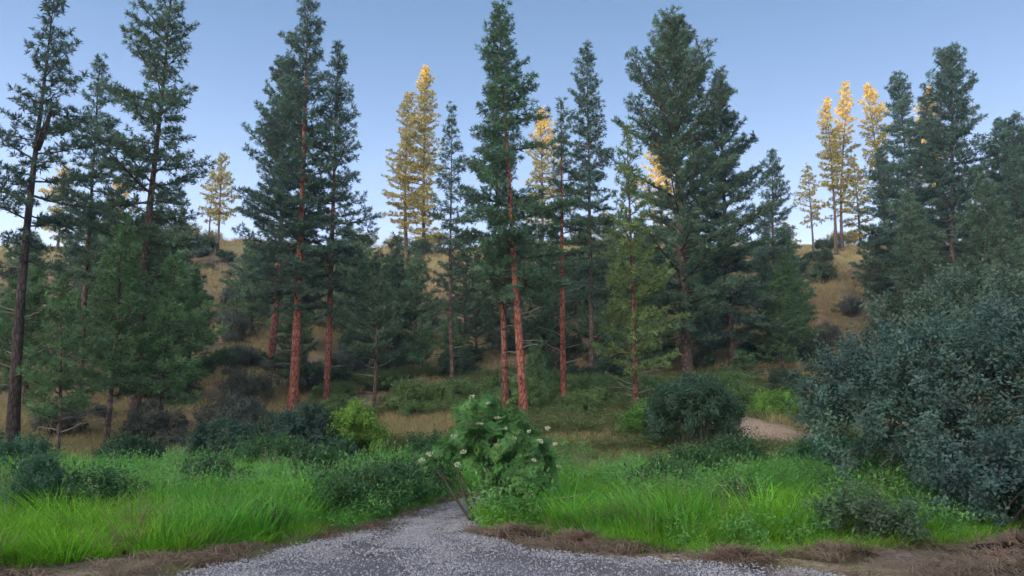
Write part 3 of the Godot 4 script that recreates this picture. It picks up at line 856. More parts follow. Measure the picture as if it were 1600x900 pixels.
func build_shrubs():
	# big bush group at the right
	make_shrub("large_bush", ground_at(8.85, 14.2), "largest dark blue-green bush bulging over the grass at the right", "big bushes at the right", [[Vector3(-0.3, 1.6, -0.2), Vector3(2.2, 1.6, 1.9)], [Vector3(-2.3, 1.25, 0.3), Vector3(1.3, 1.2, 1.2)], [Vector3(-2.0, 2.1, -0.6), Vector3(1.2, 1.0, 1.2)], [Vector3(0.4, 2.6, -0.3), Vector3(1.5, 1.1, 1.4)], [Vector3(1.9, 1.9, 0.0), Vector3(1.9, 1.8, 1.6)], [Vector3(-1.0, 0.9, 1.3), Vector3(1.3, 0.9, 1.0)], [Vector3(-0.4, 2.1, 1.0), Vector3(1.1, 0.8, 0.9)], [Vector3(0.9, 1.0, 1.4), Vector3(1.2, 1.0, 1.0)], [Vector3(3.4, 2.4, 0.2), Vector3(1.5, 1.5, 1.5)]], 8600, sprays.bush, Color(0.15, 0.235, 0.18), 1.0, 301, 0.4)
	make_shrub("large_bush", ground_at(11.6, 18.5), "taller grey-green bush standing behind the largest bush", "big bushes at the right", [[Vector3(0, 2.4, 0), Vector3(2.4, 2.4, 2.0)], [Vector3(-1.6, 3.4, 0.2), Vector3(1.3, 1.1, 1.2)], [Vector3(0.4, 4.1, 0.0), Vector3(1.5, 1.0, 1.4)], [Vector3(2.2, 3.6, 0.2), Vector3(1.7, 1.4, 1.5)], [Vector3(-2.3, 2.0, 0.3), Vector3(1.4, 1.5, 1.3)], [Vector3(3.8, 2.6, 0.3), Vector3(1.8, 2.0, 1.6)]], 7500, sprays.bush, Color(0.17, 0.24, 0.165), 1.15, 302, 0.4)
	make_shrub("bush", ground_at(7.2, 11.7), "low dark bush drooping toward the dirt edge in front of the largest bush", "big bushes at the right", [[Vector3(0, 0.45, 0), Vector3(0.9, 0.55, 0.7)], [Vector3(0.9, 0.6, 0), Vector3(0.9, 0.7, 0.7)], [Vector3(1.8, 0.7, 0.1), Vector3(0.9, 0.8, 0.8)]], 1900, sprays.bush, Color(0.13, 0.21, 0.175), 0.9, 303, 0.25)
	make_shrub("bush", ground_at(4.6, 10.55), "small pale grey-green bush among the grass at the dirt edge", "big bushes at the right", [[Vector3(0, 0.25, 0), Vector3(0.42, 0.3, 0.35)], [Vector3(0.35, 0.2, 0.1), Vector3(0.35, 0.25, 0.3)]], 420, sprays.bush, Color(0.15, 0.22, 0.12), 0.75, 304, 0.2)
	make_shrub("bush", ground_at(9.3, 12.6), "dark bush in the bottom right corner under the largest bush", "big bushes at the right", [[Vector3(0, 0.6, 0), Vector3(1.0, 0.75, 0.8)], [Vector3(1.0, 0.7, 0), Vector3(0.9, 0.8, 0.8)], [Vector3(-0.7, 0.4, 0.2), Vector3(0.6, 0.45, 0.5)]], 1700, sprays.bush, Color(0.12, 0.2, 0.16), 0.9, 305, 0.4)
	rng.seed = 606
	var big: Node3D = get_node("large_bush")
	for i in 16:
		var v := PackedVector3Array()
		var n := PackedVector3Array()
		var a := Vector3(rng.randf_range(-2.8, 2.2), rng.randf_range(0.4, 2.6), rng.randf_range(0.7, 1.5))
		var e := a + Vector3(rng.randf_range(-0.6, 0.6), rng.randf_range(-0.5, 0.6), rng.randf_range(0.3, 0.7))
		tube(v, n, [a, a.lerp(e, 0.4) + rv() * 0.08, a.lerp(e, 0.75) + rv() * 0.06, e], [0.016, 0.012, 0.009, 0.003], 4)
		put("dead_twig", arrays(v, n, PackedColorArray()), M.twig, big)
	# the elder
	build_elder(ground_at(-0.15, 13.0))
	# shrubs at the back of the meadow
	var g := "shrubs along the back of the meadow"
	make_shrub("shrub", ground_at(7.0, 29.6), "big round dark green shrub below the huge broad pine", g, dome(3.7, 3.1, 1, 7), 3400, sprays.small, Color(0.10, 0.175, 0.10), 1.0, 311)
	make_shrub("shrub", ground_at(-7.6, 28.6), "wide dark green shrub beneath the thick red trunk", g, dome(3.0, 2.0, 2, 6), 2200, sprays.small, Color(0.10, 0.165, 0.11), 0.95, 312)
	make_shrub("shrub", ground_at(-5.9, 29.0), "bright yellow-green shrub beside the wide dark green one", g, dome(2.1, 2.0, 3), 1400, sprays.small, Color(0.27, 0.43, 0.08), 1.05, 313)
	make_shrub("shrub", ground_at(-10.0, 27.5), "rounded dark shrub left of the wide dark green one", g, dome(2.3, 1.5, 4), 1500, sprays.small, Color(0.10, 0.17, 0.105), 0.9, 314)
	make_shrub("shrub", ground_at(-8.9, 29.8), "olive brown shrub behind the dark shrubs left of the thick red trunk", g, dome(2.2, 1.8, 5), 1100, sprays.small, Color(0.12, 0.14, 0.08), 0.9, 315)
	make_shrub("shrub", ground_at(-7.4, 24.0), "low spreading green shrub in the grass below the wide dark shrub", g, dome(2.1, 0.95, 6), 1000, sprays.small, Color(0.11, 0.22, 0.08), 0.8, 316)
	make_shrub("shrub", ground_at(-5.6, 25.0), "small dark shrub in the grass below the bright yellow-green one", g, dome(1.2, 0.85, 7), 600, sprays.small, Color(0.08, 0.16, 0.075), 0.8, 317)
	make_shrub("shrub", ground_at(5.7, 33.0), "small bright green shrub left of the big round dark one", g, dome(1.8, 1.4, 8), 900, sprays.small, Color(0.17, 0.35, 0.08), 1.0, 318)
	make_shrub("shrub", ground_at(13.0, 37.5), "fresh green shrub above the sandy bank", g, dome(2.6, 1.6, 9), 1300, sprays.small, Color(0.24, 0.42, 0.08), 1.0, 319)
	make_shrub("shrub", ground_at(11.2, 41.5), "mid-green mound of a shrub behind the big round dark one", g, dome(3.4, 2.0, 10), 1500, sprays.small, Color(0.17, 0.27, 0.09), 1.0, 320)
	make_shrub("shrub", ground_at(-15.6, 22.0), "dark green shrub at the left edge of the meadow", g, dome(2.0, 1.5, 11), 1200, sprays.small, Color(0.07, 0.15, 0.07), 0.9, 321)
	make_shrub("shrub", ground_at(-13.6, 21.5), "pale blue-green shrub right of the dark one at the left edge", g, dome(1.5, 1.0, 12), 700, sprays.small, Color(0.12, 0.25, 0.13), 0.9, 322)
	make_shrub("shrub", ground_at(-13.4, 27.2), "low dark shrub in front of the short young pine", g, dome(2.2, 0.9, 13), 900, sprays.small, Color(0.075, 0.145, 0.07), 0.9, 323)
	make_shrub("shrub", ground_at(-2.6, 24.5), "small leafy shrub where the grass meets the white-flowered bush", g, dome(1.3, 1.1, 14), 600, sprays.small, Color(0.11, 0.22, 0.09), 0.8, 324)
	make_shrub("shrub", ground_at(9.3, 20.5), "blue-green leafy thicket in the grass left of the largest bush", g, dome(3.6, 1.1, 15, 7), 1900, sprays.small, Color(0.1, 0.22, 0.10), 0.8, 325)
	make_shrub("shrub", ground_at(-7.6, 12.6), "grey-green twiggy shrub in the grass at the left edge", g, dome(1.0, 1.0, 16), 420, sprays.small, Color(0.11, 0.22, 0.12), 0.55, 326)
	var wp := make_shrub("weed_clump", ground_at(-2.9, 12.7), "dark leafy weed clump on the left rim of the path, nearest the camera", "leafy weed clumps in the meadow", dome(0.9, 0.6, 20, 5), 420, sprays.forb, Color(0.12, 0.235, 0.09), 0.7, 335, 0.3, "weeds")
	for q in [[-2.55, 14.0, 1.1, "second dark weed clump from the camera along the left rim of the path"], [-2.3, 15.4, 1.2, "third dark weed clump along the left rim of the path"], [-1.9, 17.0, 1.2, "dark weed clump at the left of the path's bend"], [-3.5, 14.6, 1.0, "weed clump in the grass behind the left rim of the path"], [-6.7, 12.6, 1.2, "brownish leafy weed clump in the middle of the left grass"], [-5.8, 15.2, 1.3, "leafy weed clump in the left grass beyond the brownish one"], [-9.4, 15.5, 1.2, "leafy weed clump toward the left edge of the meadow"], [-4.6, 18.6, 1.4, "wide weed clump in the left grass below the bright yellow-green shrub"], [2.9, 15.5, 1.2, "dark weed clump in the right grass beyond the brown heap"], [4.4, 18.8, 1.4, "leafy weed clump in the right grass toward the round dark shrub"], [6.6, 22.5, 1.6, "broad weed clump at the back of the right grass"], [-3.5, 11.3, 0.6, "small weed clump at the dirt rim nearest the left grass corner"], [3.6, 12.8, 0.9, "weed clump in the grass left of the largest bush"]]:
		copy_of(wp, "weed_clump", ground_at(q[0], q[1]), q[0] * 9.0, Vector3(q[2], q[2] * 0.95, q[2]), q[3], "leafy weed clumps in the meadow")
	# understory: protos and copies
	rng.seed = 77
	var protos := []
	var kinds := [["green understory shrub on the lower slope", Color(0.21, 0.31, 0.11), "green shrubs under the pines"], ["grey-green twiggy shrub on the dry slope", Color(0.2, 0.21, 0.155), "twiggy shrubs on the dry slope"], ["dark green shrub on the middle slope", Color(0.115, 0.165, 0.09), "dark shrubs on the middle slope"]]
	for i in 3:
		var at := [Vector2(3.4, 38.2), Vector2(-13.0, 38.0), Vector2(-4.0, 52.0)][i] as Vector2
		protos.append(make_shrub("shrub", ground_at(at.x, at.y), kinds[i][0], kinds[i][2], dome(2.2, 1.2 + 0.15 * i, 30 + i), 700, sprays.small, kinds[i][1], 0.95, 340 + i))
	var r2 := RandomNumberGenerator.new()
	r2.seed = 4242
	var zones := [[0, 30, -1.5, 14.0, 37.0, 49.0], [0, 8, -12.0, -3.0, 40.0, 50.0], [1, 34, -24.0, -10.5, 33.0, 60.0], [0, 4, -7.0, -3.0, 40.0, 46.0], [2, 30, -14.0, 12.0, 49.0, 66.0], [1, 28, -46.0, -14.0, 58.0, 112.0], [1, 22, 20.0, 46.0, 55.0, 108.0], [2, 14, 14.0, 26.0, 44.0, 62.0], [2, 12, 28.0, 50.0, 84.0, 112.0], [1, 12, -12.0, 20.0, 60.0, 105.0], [2, 18, -62.0, 0.0, 103.0, 118.0], [2, 14, 20.0, 62.0, 100.0, 118.0]]
	for z in zones:
		for i in z[1]:
			var x: float = r2.randf_range(z[2], z[3])
			var d: float = r2.randf_range(z[4], z[5])
			var s: float = r2.randf_range(0.55, 1.25) * (1.0 if d < 60.0 else 1.3)
			copy_of(protos[z[0]], "shrub", ground_at(x, d) - Vector3(0, 0.1, 0), r2.randf() * TAU, Vector3(s, s * r2.randf_range(0.7, 1.2), s), where(kinds[z[0]][0].get_slice(" on the", 0).get_slice(" under", 0), x, d, s), kinds[z[0]][2])
	# sunlit shrubs on the skyline
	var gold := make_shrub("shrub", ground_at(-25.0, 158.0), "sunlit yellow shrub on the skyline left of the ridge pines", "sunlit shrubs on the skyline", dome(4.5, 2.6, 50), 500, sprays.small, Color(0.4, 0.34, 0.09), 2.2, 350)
	for q in [[-32.0, 160.0, 1.2], [-19.0, 161.0, 1.0], [-15.5, 158.0, 1.2], [-12.0, 163.0, 0.9], [-57.0, 128.0, 1.3], [-53.0, 131.0, 1.0], [15.5, 158.0, 1.2], [21.0, 150.0, 1.2], [57.0, 130.0, 0.9], [62.0, 135.0, 1.0], [36.0, 150.0, 1.0], [30.0, 155.0, 1.2]]:
		copy_of(gold, "shrub", ground_at(q[0], q[1]), q[0], Vector3.ONE * q[2], where("sunlit yellow skyline shrub", q[0], q[1], q[2]), "sunlit shrubs on the skyline")

func build_elder(at: Vector3):
	var lumps := [[Vector3(-0.45, 1.5, 0), Vector3(0.55, 0.5, 0.5)], [Vector3(-0.5, 1.85, 0.05), Vector3(0.32, 0.25, 0.3)], [Vector3(0.1, 1.3, 0.1), Vector3(0.55, 0.45, 0.5)], [Vector3(0.55, 1.05, 0.1), Vector3(0.45, 0.45, 0.45)], [Vector3(0.75, 0.72, 0), Vector3(0.35, 0.38, 0.35)], [Vector3(0.15, 0.2, 0.2), Vector3(0.4, 0.3, 0.35)], [Vector3(0.3, 0.7, 0.25), Vector3(0.5, 0.45, 0.4)], [Vector3(-0.95, 1.15, 0), Vector3(0.4, 0.24, 0.3)], [Vector3(-1.35, 0.95, 0.05), Vector3(0.3, 0.16, 0.25)], [Vector3(0.05, 0.4, 0.1), Vector3(0.4, 0.4, 0.4)], [Vector3(-0.2, 0.9, -0.1), Vector3(0.3, 0.4, 0.3)]]
	for l in lumps:
		l[0].x *= 0.8
		l[1].x *= 0.9
	lumps.append([Vector3(0.0, 0.12, 0.15), Vector3(0.45, 0.25, 0.35)])
	var o := make_shrub("elder_bush", at, "white-flowered green bush with bare leaning stems beside the bend of the path", "", lumps, 3400, sprays.elder, Color(0.19, 0.39, 0.12), 0.46, 330, 0.25, "bush", 2)
	rng.seed = 99
	for s in [1, 3]:
		var v := PackedVector3Array()
		var n := PackedVector3Array()
		var e := [Vector3(-0.5, 1.5, 0.1), Vector3(-0.25, 1.3, 0.2), Vector3(0.3, 1.2, 0.2), Vector3(1.35, 0.5, 0.4), Vector3(-1.2, 1.25, 0.2), Vector3(0.9, 0.9, 0.3)][s] as Vector3
		var f := Vector3(-0.2 + 0.08 * s, -0.05, 0.05)
		tube(v, n, [f, f.lerp(e, 0.3) + Vector3(0.05, 0.12, 0), f.lerp(e, 0.65) + Vector3(-0.03, 0.1, 0), e], [0.03, 0.024, 0.016, 0.006], 6)
		put("stem", arrays(v, n, PackedColorArray()), M.twig if s == 3 else M.stem, o)
	# flat creamy flower heads
	var spots := [[-0.62, 2.05], [-0.98, 1.42], [-1.45, 1.15], [-1.62, 1.05], [-0.78, 1.18], [-0.1, 1.72], [0.05, 1.55], [0.22, 1.38], [0.52, 1.5], [0.9, 1.55], [0.62, 1.05], [1.05, 1.3], [-0.12, 1.28], [1.12, 0.95], [0.55, 0.55], [0.42, 0.6], [-0.3, 1.95], [0.75, 1.35], [-0.9, 0.98], [-0.45, 1.62]]
	for q in spots:
		var v := PackedVector3Array()
		var n := PackedVector3Array()
		var c := PackedColorArray()
		var big := rng.randf_range(0.035, 0.058)
		var tilt := basis_y(Vector3(rng.randf_range(-0.4, 0.4), 1.0, rng.randf_range(0.3, 1.2)))
		var mid := Vector3(q[0] * 0.8, q[1], rng.randf_range(0.52, 0.72))
		for i in 34:
			var a := rng.randf() * TAU
			var r := sqrt(rng.randf()) * big
			var p := mid + tilt * Vector3(cos(a) * r, 0.012 * (1.0 - r / big) + rng.randf_range(-0.006, 0.006), sin(a) * r)
			var b := tilt * basis_y(Vector3.UP + rv() * 0.5, rng.randf() * TAU)
			var w := rng.randf_range(0.007, 0.012)
			v.append_array([p + b.x * w, p + b.z * w, p - b.x * w, p + b.x * w, p - b.x * w, p - b.z * w])
			for k in 6: n.append(b.y)
			var cc := Color(1, 1, 1) * rng.randf_range(0.85, 1.05)
			for k in 6: c.append(cc)
		put("flower_head", arrays(v, PackedVector3Array(), c), M.petal, o)

func tint(a: Color, b: Color, k: float, r: RandomNumberGenerator) -> Color:
	var c := a.lerp(b, clampf(k, 0.0, 1.0)) * r.randf_range(0.8, 1.2)
	c.a = 1.0
	return c

func build_ground_cover():
	var r := RandomNumberGenerator.new()
	r.seed = 515
	var noise := FastNoiseLite.new()
	noise.seed = 21; noise.frequency = 0.22; noise.fractal_octaves = 3
	var fine := FastNoiseLite.new()
	fine.seed = 23; fine.frequency = 0.8
	# meadow grass
	var meshes := [make_clump(20, 0.70, 0.13, 0.018, 0.5, 401), make_clump(18, 0.80, 0.11, 0.016, 0.3, 402), make_clump(18, 0.62, 0.16, 0.02, 0.95, 403)]
	var xs := [[], [], []]
	var cs := [PackedColorArray(), PackedColorArray(), PackedColorArray()]
	var front_l := [[-12.0, 7.6], [-6.0, 8.3], [-5.2, 8.9], [-4.6, 9.4], [-3.8, 9.9], [-3.2, 10.8]]
	var front_r := [[-0.6, 11.3], [0.3, 11.3], [0.9, 10.6], [1.6, 10.1], [2.4, 9.55], [4.2, 9.75], [5.6, 10.2], [7.5, 11.2], [12.0, 12.5]]
	var spots := 0
	while spots < 9500:
		spots += 1
		var cd := 7.8 + 24.0 * pow(r.randf(), 1.35)
		var cx := r.randf_range(-1, 1) * (3.0 + cd * 0.70)
		var n0 := noise.get_noise_2d(cx, cd)
		var f0 := fine.get_noise_2d(cx, cd)
		if n0 * 0.7 + 0.6 * f0 < -0.40: continue
		var tall := (0.84 + 0.45 * n0 + 0.45 * f0) * r.randf_range(0.5, 1.3)
		var wide := r.randf_range(0.16, 0.42)
		var kind := r.randi() % 3
		var dist := clampf((cd - 14.0) / 14.0, 0.0, 1.0)
		var hue := r.randf() * 0.7 + dist * 0.5 - 0.25 + 0.5 * n0
		var tone := tint(Color(0.40, 0.76, 0.06), Color(0.17, 0.58, 0.14), hue, r) * r.randf_range(0.75, 1.15)
		var straw := r.randf() < 0.08
		if straw: tone = Color(0.42, 0.37, 0.17)
		if cd > 24.5 and cx > 0.5 and cx < 9.0: tone = tint(tone, Color(0.50, 0.46, 0.25), (cd - 24.5) / 3.0, r)
		var lean := Vector3(r.randfn(), 0, r.randfn()) * 0.22
		for j in 6:
			var x := cx + r.randfn() * wide * 0.6
			var d := cd + r.randfn() * wide * 0.6
			if on_path(x, d, 0.12): continue
			var f := fine.get_noise_2d(x, d)
			if x < -0.6 and d < 19.0:
				if x < interp(LEFT, d) and d < interp(front_l, x) + 0.3 * f: continue
			elif d < interp(front_r, x) + 0.4 * f: continue
			if x > 0.0 and Vector2((x - 2.4) / 0.6, (d - 11.8) / 0.4).length() < 1.0: continue
			if x > 0.0 and Vector2((x - 1.9) / 0.5, (d - 12.8) / 0.4).length() < 1.0: continue
			if x > 5.5 and d > 11.5 and d < 18.0 and r.randf() < 0.8: continue
			var back := 29.0 + 1.5 * n0 + (1.0 if x > 0.0 else 0.0)
			if x > 8.2 and x < 14.0: back = 26.5
			if x < -12.0: back = 21.5 + (x + 18.0) * 0.9
			if d > maxf(back, 19.0): continue
			var near_edge := 1.0
			if x < -0.6: near_edge = clampf((interp(LEFT, d) - x) / 0.9, 0.4, 1.0)
			elif d < 14.0: near_edge = clampf((d - interp(front_r, x)) / 1.0, 0.5, 1.0)
			var s := 0.86 * tall * near_edge * r.randf_range(0.8, 1.15)
			if d > 24.0: s *= 0.75
			var b := Basis(Vector3.UP, r.randf() * TAU)
			b = Basis(Vector3.RIGHT, Vector3.UP + lean, Vector3.BACK) * b
			xs[kind].append(Transform3D(b * Basis.from_scale(Vector3(s * 1.1 + 0.12, s, s * 1.1 + 0.12)), ground_at(x, d)))
			cs[kind].append(Color(tone.r, tone.g, tone.b) * r.randf_range(0.85, 1.15))
	for k in 3:
		var o := many("meadow_grass", meshes[k], M.grass, xs[k], cs[k])
		tag(o, ["tall bright green grass covering the meadow on both sides of the path", "upright green grass blades mixed through the meadow", "drooping green grass tufts mixed through the meadow"][k], "grass")
	# leafy weeds among the grass
	var fx := []
	var fc := PackedColorArray()
	var fv := PackedVector3Array()
	var fn := PackedVector3Array()
	rng.seed = 430
	for i in 7:
		var w: Array = sprays.forb[i % 5]
		var b := basis_y(Vector3(0, 1, 0) + rv() * 0.45, rng.randf() * TAU)
		var p := Vector3(rng.randf_range(-0.15, 0.15), 0.05 + 0.09 * i, rng.randf_range(-0.15, 0.15))
		fv.append_array(Transform3D(b, p) * w[0])
		fn.append_array(Transform3D(b, Vector3.ZERO) * w[1])
	var forb := arrays(fv, PackedVector3Array(), PackedColorArray())
	for i in 8500:
		var d := 9.0 + 22.0 * pow(r.randf(), 1.2)
		var x := r.randf_range(-1, 1) * (3.0 + d * 0.7)
		if on_path(x, d, 0.05): continue
		var nn := noise.get_noise_2d(x + 70.0, d * 1.3)
		var edge := x < -0.5 and d < 19.0 and interp(LEFT, d) - x < 1.0 and d > 11.0
		if nn < 0.06 and not edge: continue
		if x < -0.6 and d < 19.0 and d < interp(front_l, x) + 0.5: continue
		if x > -0.6 and d < interp(front_r, x) + 0.3: continue
		if x < -12.0 and d > 21.5 + (x + 18.0) * 0.9: continue
		if d > 29.5: continue
		var s := r.randf_range(0.55, 1.0) * (0.75 if edge else 1.0) * (0.7 if d < 12.0 else 1.0)
		fx.append(Transform3D(Basis(Vector3.UP, r.randf() * TAU).scaled(Vector3(s, s, s)), ground_at(x, d)))
		fc.append(tint(Color(0.19, 0.44, 0.09), Color(0.28, 0.52, 0.16), r.randf(), r))
	tag(many("broadleaf_weeds", forb, M.leaf, fx, fc), "dark leafy weeds growing in patches through the meadow grass", "weeds")
	# dry grass on the hillside
	var dm := make_clump(16, 0.42, 0.22, 0.016, 0.5, 404)
	var dx := []
	var dc := PackedColorArray()
	for i in 70000:
		var d := 29.0 + 95.0 * pow(r.randf(), 1.4)
		var x := r.randf_range(-1, 1) * (8.0 + d * 0.66)
		var nn := noise.get_noise_2d(x * 0.4, d * 0.4)
		if nn + 0.3 * fine.get_noise_2d(x, d) < -0.05: continue
		var s := r.randf_range(0.6, 1.3) * (1.0 + d / 90.0)
		dx.append(Transform3D(Basis(Vector3.UP, r.randf() * TAU).scaled(Vector3(s, s * 0.9, s)), ground_at(x, d)))
		var green := clampf((46.0 - d) / 14.0, 0.0, 1.0) * (0.7 if x > -2.0 else 0.35) * r.randf()
		dc.append(tint(Color(0.60, 0.48, 0.25), Color(0.27, 0.35, 0.11), green, r))
	tag(many("dry_grass", dm, M.dry, dx, dc), "dry straw-coloured grass on the hillside under the pines", "grass")
	# pale seed heads standing above the grass
	var pv := PackedVector3Array()
	rng.seed = 432
	for i in 3:
		var e := Vector3(rng.randfn() * 0.10, rng.randf_range(0.85, 1.05), rng.randfn() * 0.10)
		var q := Vector3(rng.randfn() * 0.05, 0, rng.randfn() * 0.05)
		var w := Vector3(0.004, 0, 0)
		pv.append_array([q - w, e, q + w])
		for k in 7:
			var h := q.lerp(e, 0.80 + 0.03 * k)
			var o2 := Vector3(rng.randfn(), rng.randf(), rng.randfn()).normalized() * 0.035
			pv.append_array([h, h + o2 * 0.5 + Vector3(0.008, 0, 0.008), h + o2, h, h + o2, h + o2 * 0.5 - Vector3(0.008, 0, 0.008)])
	var hx2 := []
	var hc2 := PackedColorArray()
	for i in 1500:
		var d := 9.5 + 19.0 * r.randf()
		var x := r.randf_range(-1, 1) * (2.0 + d * 0.7)
		if noise.get_noise_2d(x * 1.5 + 9.0, d) < 0.05 or on_path(x, d, 0.4) or (x < -12.0 and d > 21.0 + (x + 18.0) * 0.9): continue
		if x > -0.6 and d < interp(front_r, x) + 0.3: continue
		if x < -0.6 and d < interp(front_l, x) + 0.3: continue
		var s := r.randf_range(0.7, 1.15)
		hx2.append(Transform3D(Basis(Vector3.UP, r.randf() * TAU).scaled(Vector3(s, s, s)), ground_at(x, d)))
		hc2.append(tint(Color(0.46, 0.46, 0.24), Color(0.3, 0.4, 0.16), r.randf(), r))
	tag(many("seed_grass", arrays(pv, PackedVector3Array(), PackedColorArray()), M.dry, hx2, hc2), "pale seed heads of grass standing above the green blades", "grass")
	# low leafy plants on the shady lower slope
	var ux := []
	var uc := PackedColorArray()
	for i in 26000:
		var d := r.randf_range(29.5, 56.0)
		var x := r.randf_range(-12.0, 17.0)
		var nn := noise.get_noise_2d(x * 0.8 + 20.0, d * 0.8)
		if nn < -0.2 + clampf((-1.0 - x) * 0.08, 0.0, 0.4): continue
		if Vector2((x - 10.8) / 2.4, (d - 33.4) / 2.4).length() < 1.0 or Vector2((x + 4.4) / 2.6, (d - 37.2) / 3.0).length() < 1.0 or Vector2((x - 2.8) / 2.6, (d - 31.8) / 1.4).length() < 1.0: continue
		var s := r.randf_range(0.5, 1.1)
		ux.append(Transform3D(Basis(Vector3.UP, r.randf() * TAU).scaled(Vector3(s * 1.2, s * 0.8, s * 1.2)), ground_at(x, d)))
		uc.append(tint(Color(0.2, 0.29, 0.085), Color(0.3, 0.27, 0.11), r.randf(), r))
	tag(many("ground_plants", forb, M.leaf, ux, uc), "low green and brownish leafy plants carpeting the lower slope under the pines", "plants")
	# thatch along the road edge
	var tv := PackedVector3Array()
	var tn := PackedVector3Array()
	rng.seed = 431
	for i in 26:
		var a := rng.randf() * TAU
		var p := Vector3(rng.randf_range(-0.16, 0.16), rng.randf_range(0.0, 0.05), rng.randf_range(-0.16, 0.16))
		var e := p + Vector3(cos(a), rng.randf_range(-0.05, 0.45), sin(a)) * rng.randf_range(0.12, 0.34)
		var m := p.lerp(e, 0.5) + Vector3(0, 0.03, 0)
		var s := Vector3(-sin(a), 0.3, cos(a)) * 0.004
		tv.append_array([p - s, m - s, m + s, p - s, m + s, p + s, m - s, e, m + s])
		for k in 9: tn.append((Vector3.UP + rv() * 0.5).normalized())
	M.thatch = arrays(tv, PackedVector3Array(), PackedColorArray())
	var hx := []
	var hc := PackedColorArray()
	for i in 26000:
		var d := r.randf_range(8.0, 19.0)
		var x := r.randf_range(-8.0, 9.0)
		var keep := false
		if x < -0.6:
			var e := interp(LEFT, d) - x
			keep = (e > -0.25 and e < 0.75) or (d < interp(front_l, x) + 0.4 and e > 0.0)
			if d > 13.0 and e > 0.25: keep = false
		else:
			var e := interp(front_r, x) - d
			keep = e > -0.5 and not on_path(x, d, -0.25)
			if x > 2.8 and d < 9.6 and d > 8.0: keep = true
		if not keep or r.randf() < 0.78 + 1.4 * fine.get_noise_2d(x * 0.9, d * 0.9): continue
		var s := r.randf_range(0.5, 1.1)
		hx.append(Transform3D(Basis(Vector3.UP, r.randf() * TAU).scaled(Vector3(s, s, s)), ground_at(x, d) + Vector3(0, 0.03, 0)))
		hc.append(tint(Color(0.48, 0.35, 0.24), Color(0.34, 0.22, 0.16), r.randf(), r))
	tag(many("dead_grass", M.thatch, M.dry, hx, hc), "flattened brown dead grass along the edges of the gravel", "grass")
	# short sprigs growing in the dirt along the gravel
	var sx := []
	var sc2 := PackedColorArray()
	for i in 5200:
		var d := r.randf_range(7.8, 17.5)
		var x := r.randf_range(-8.0, 9.0)
		var l := interp(LEFT, d) - x
		var rim := (x < -0.6 and l > -0.35 and l < 0.7) or (x > -0.6 and not on_path(x, d, -0.3) and interp(front_r, x) - d > -0.3)
		if not rim or fine.get_noise_2d(x * 1.7, d * 1.7 + 60.0) < 0.08: continue
		var s := r.randf_range(0.12, 0.42)
		sx.append(Transform3D(Basis(Vector3.UP, r.randf() * TAU).scaled(Vector3(s * 1.3, s, s * 1.3)), ground_at(x, d)))
		sc2.append(tint(Color(0.30, 0.42, 0.1), Color(0.40, 0.36, 0.17), r.randf(), r))
	tag(many("grass_sprigs", meshes[2], M.grass, sx, sc2), "short sprigs of grass growing in the dirt beside the gravel", "grass")
	# dry needles and bits of straw blown onto the gravel
	var nx := []
	var nc := PackedColorArray()
	for i in 420:
		var d := r.randf_range(8.0, 18.0)
		var x := r.randf_range(interp(LEFT, d), interp(RIGHT, d))
		if absf(x) > 6.0: continue
		var s := r.randf_range(0.12, 0.4)
		nx.append(Transform3D(Basis(Vector3.UP, r.randf() * TAU).scaled(Vector3(s, s * 0.4, s)), ground_at(x, d) + Vector3(0, 0.055, 0)))
		nc.append(tint(Color(0.16, 0.11, 0.08), Color(0.40, 0.31, 0.2), r.randf(), r))
	tag(many("needle_litter", M.thatch, M.dry, nx, nc), "dark dry needles and straw bits scattered over the gravel", "litter")
	# loose stones on the path
	var gx := []
	var gc := PackedColorArray()
	var st := SphereMesh.new()
	st.radius = 0.5; st.height = 0.8; st.radial_segments = 5; st.rings = 2
	for i in 85000:
		var d := 8.0 + 11.0 * pow(r.randf(), 1.7)
		var l := interp(LEFT, d)
		var q := interp(RIGHT, d)
		var x := r.randf_range(maxf(l, -6.0), minf(q, 6.0)) + 0.12 * r.randfn()
		if absf(x - (l + q) * 0.5) > (q - l) * 0.5 - 0.15 and r.randf() < 0.6: continue
		var share := (x - l) / maxf(q - l, 0.1)
		if r.randf() < 0.6 * (exp(-pow((share - 0.30) / 0.07, 2.0)) + exp(-pow((share - 0.68) / 0.07, 2.0))): continue
		var s := 0.008 + 0.020 * pow(r.randf(), 3.0)
		var pack := fine.get_noise_2d(x * 1.2 + 40.0, d * 0.7) + 0.6 * noise.get_noise_2d(x * 2.0, d * 2.0)
		if pack < -0.05 and r.randf() < 0.6: continue
		var b := Basis.from_euler(Vector3(r.randf() * TAU, r.randf() * TAU, 0)).scaled(Vector3(s * r.randf_range(0.8, 1.5), s, s))
		gx.append(Transform3D(b, Vector3(x, 0.045 + s * 0.15 + (0.02 if d < 13.0 else 0.0), -d)))
		var v := 0.38 + 0.20 * pow(r.randf(), 1.4)
		gc.append(Color(v * 1.05, v * 0.96, v * r.randf_range(0.90, 1.03)))
	tag(many("loose_gravel", st, M.stone, gx, gc), "loose grey crushed stones scattered over the path", "gravel")

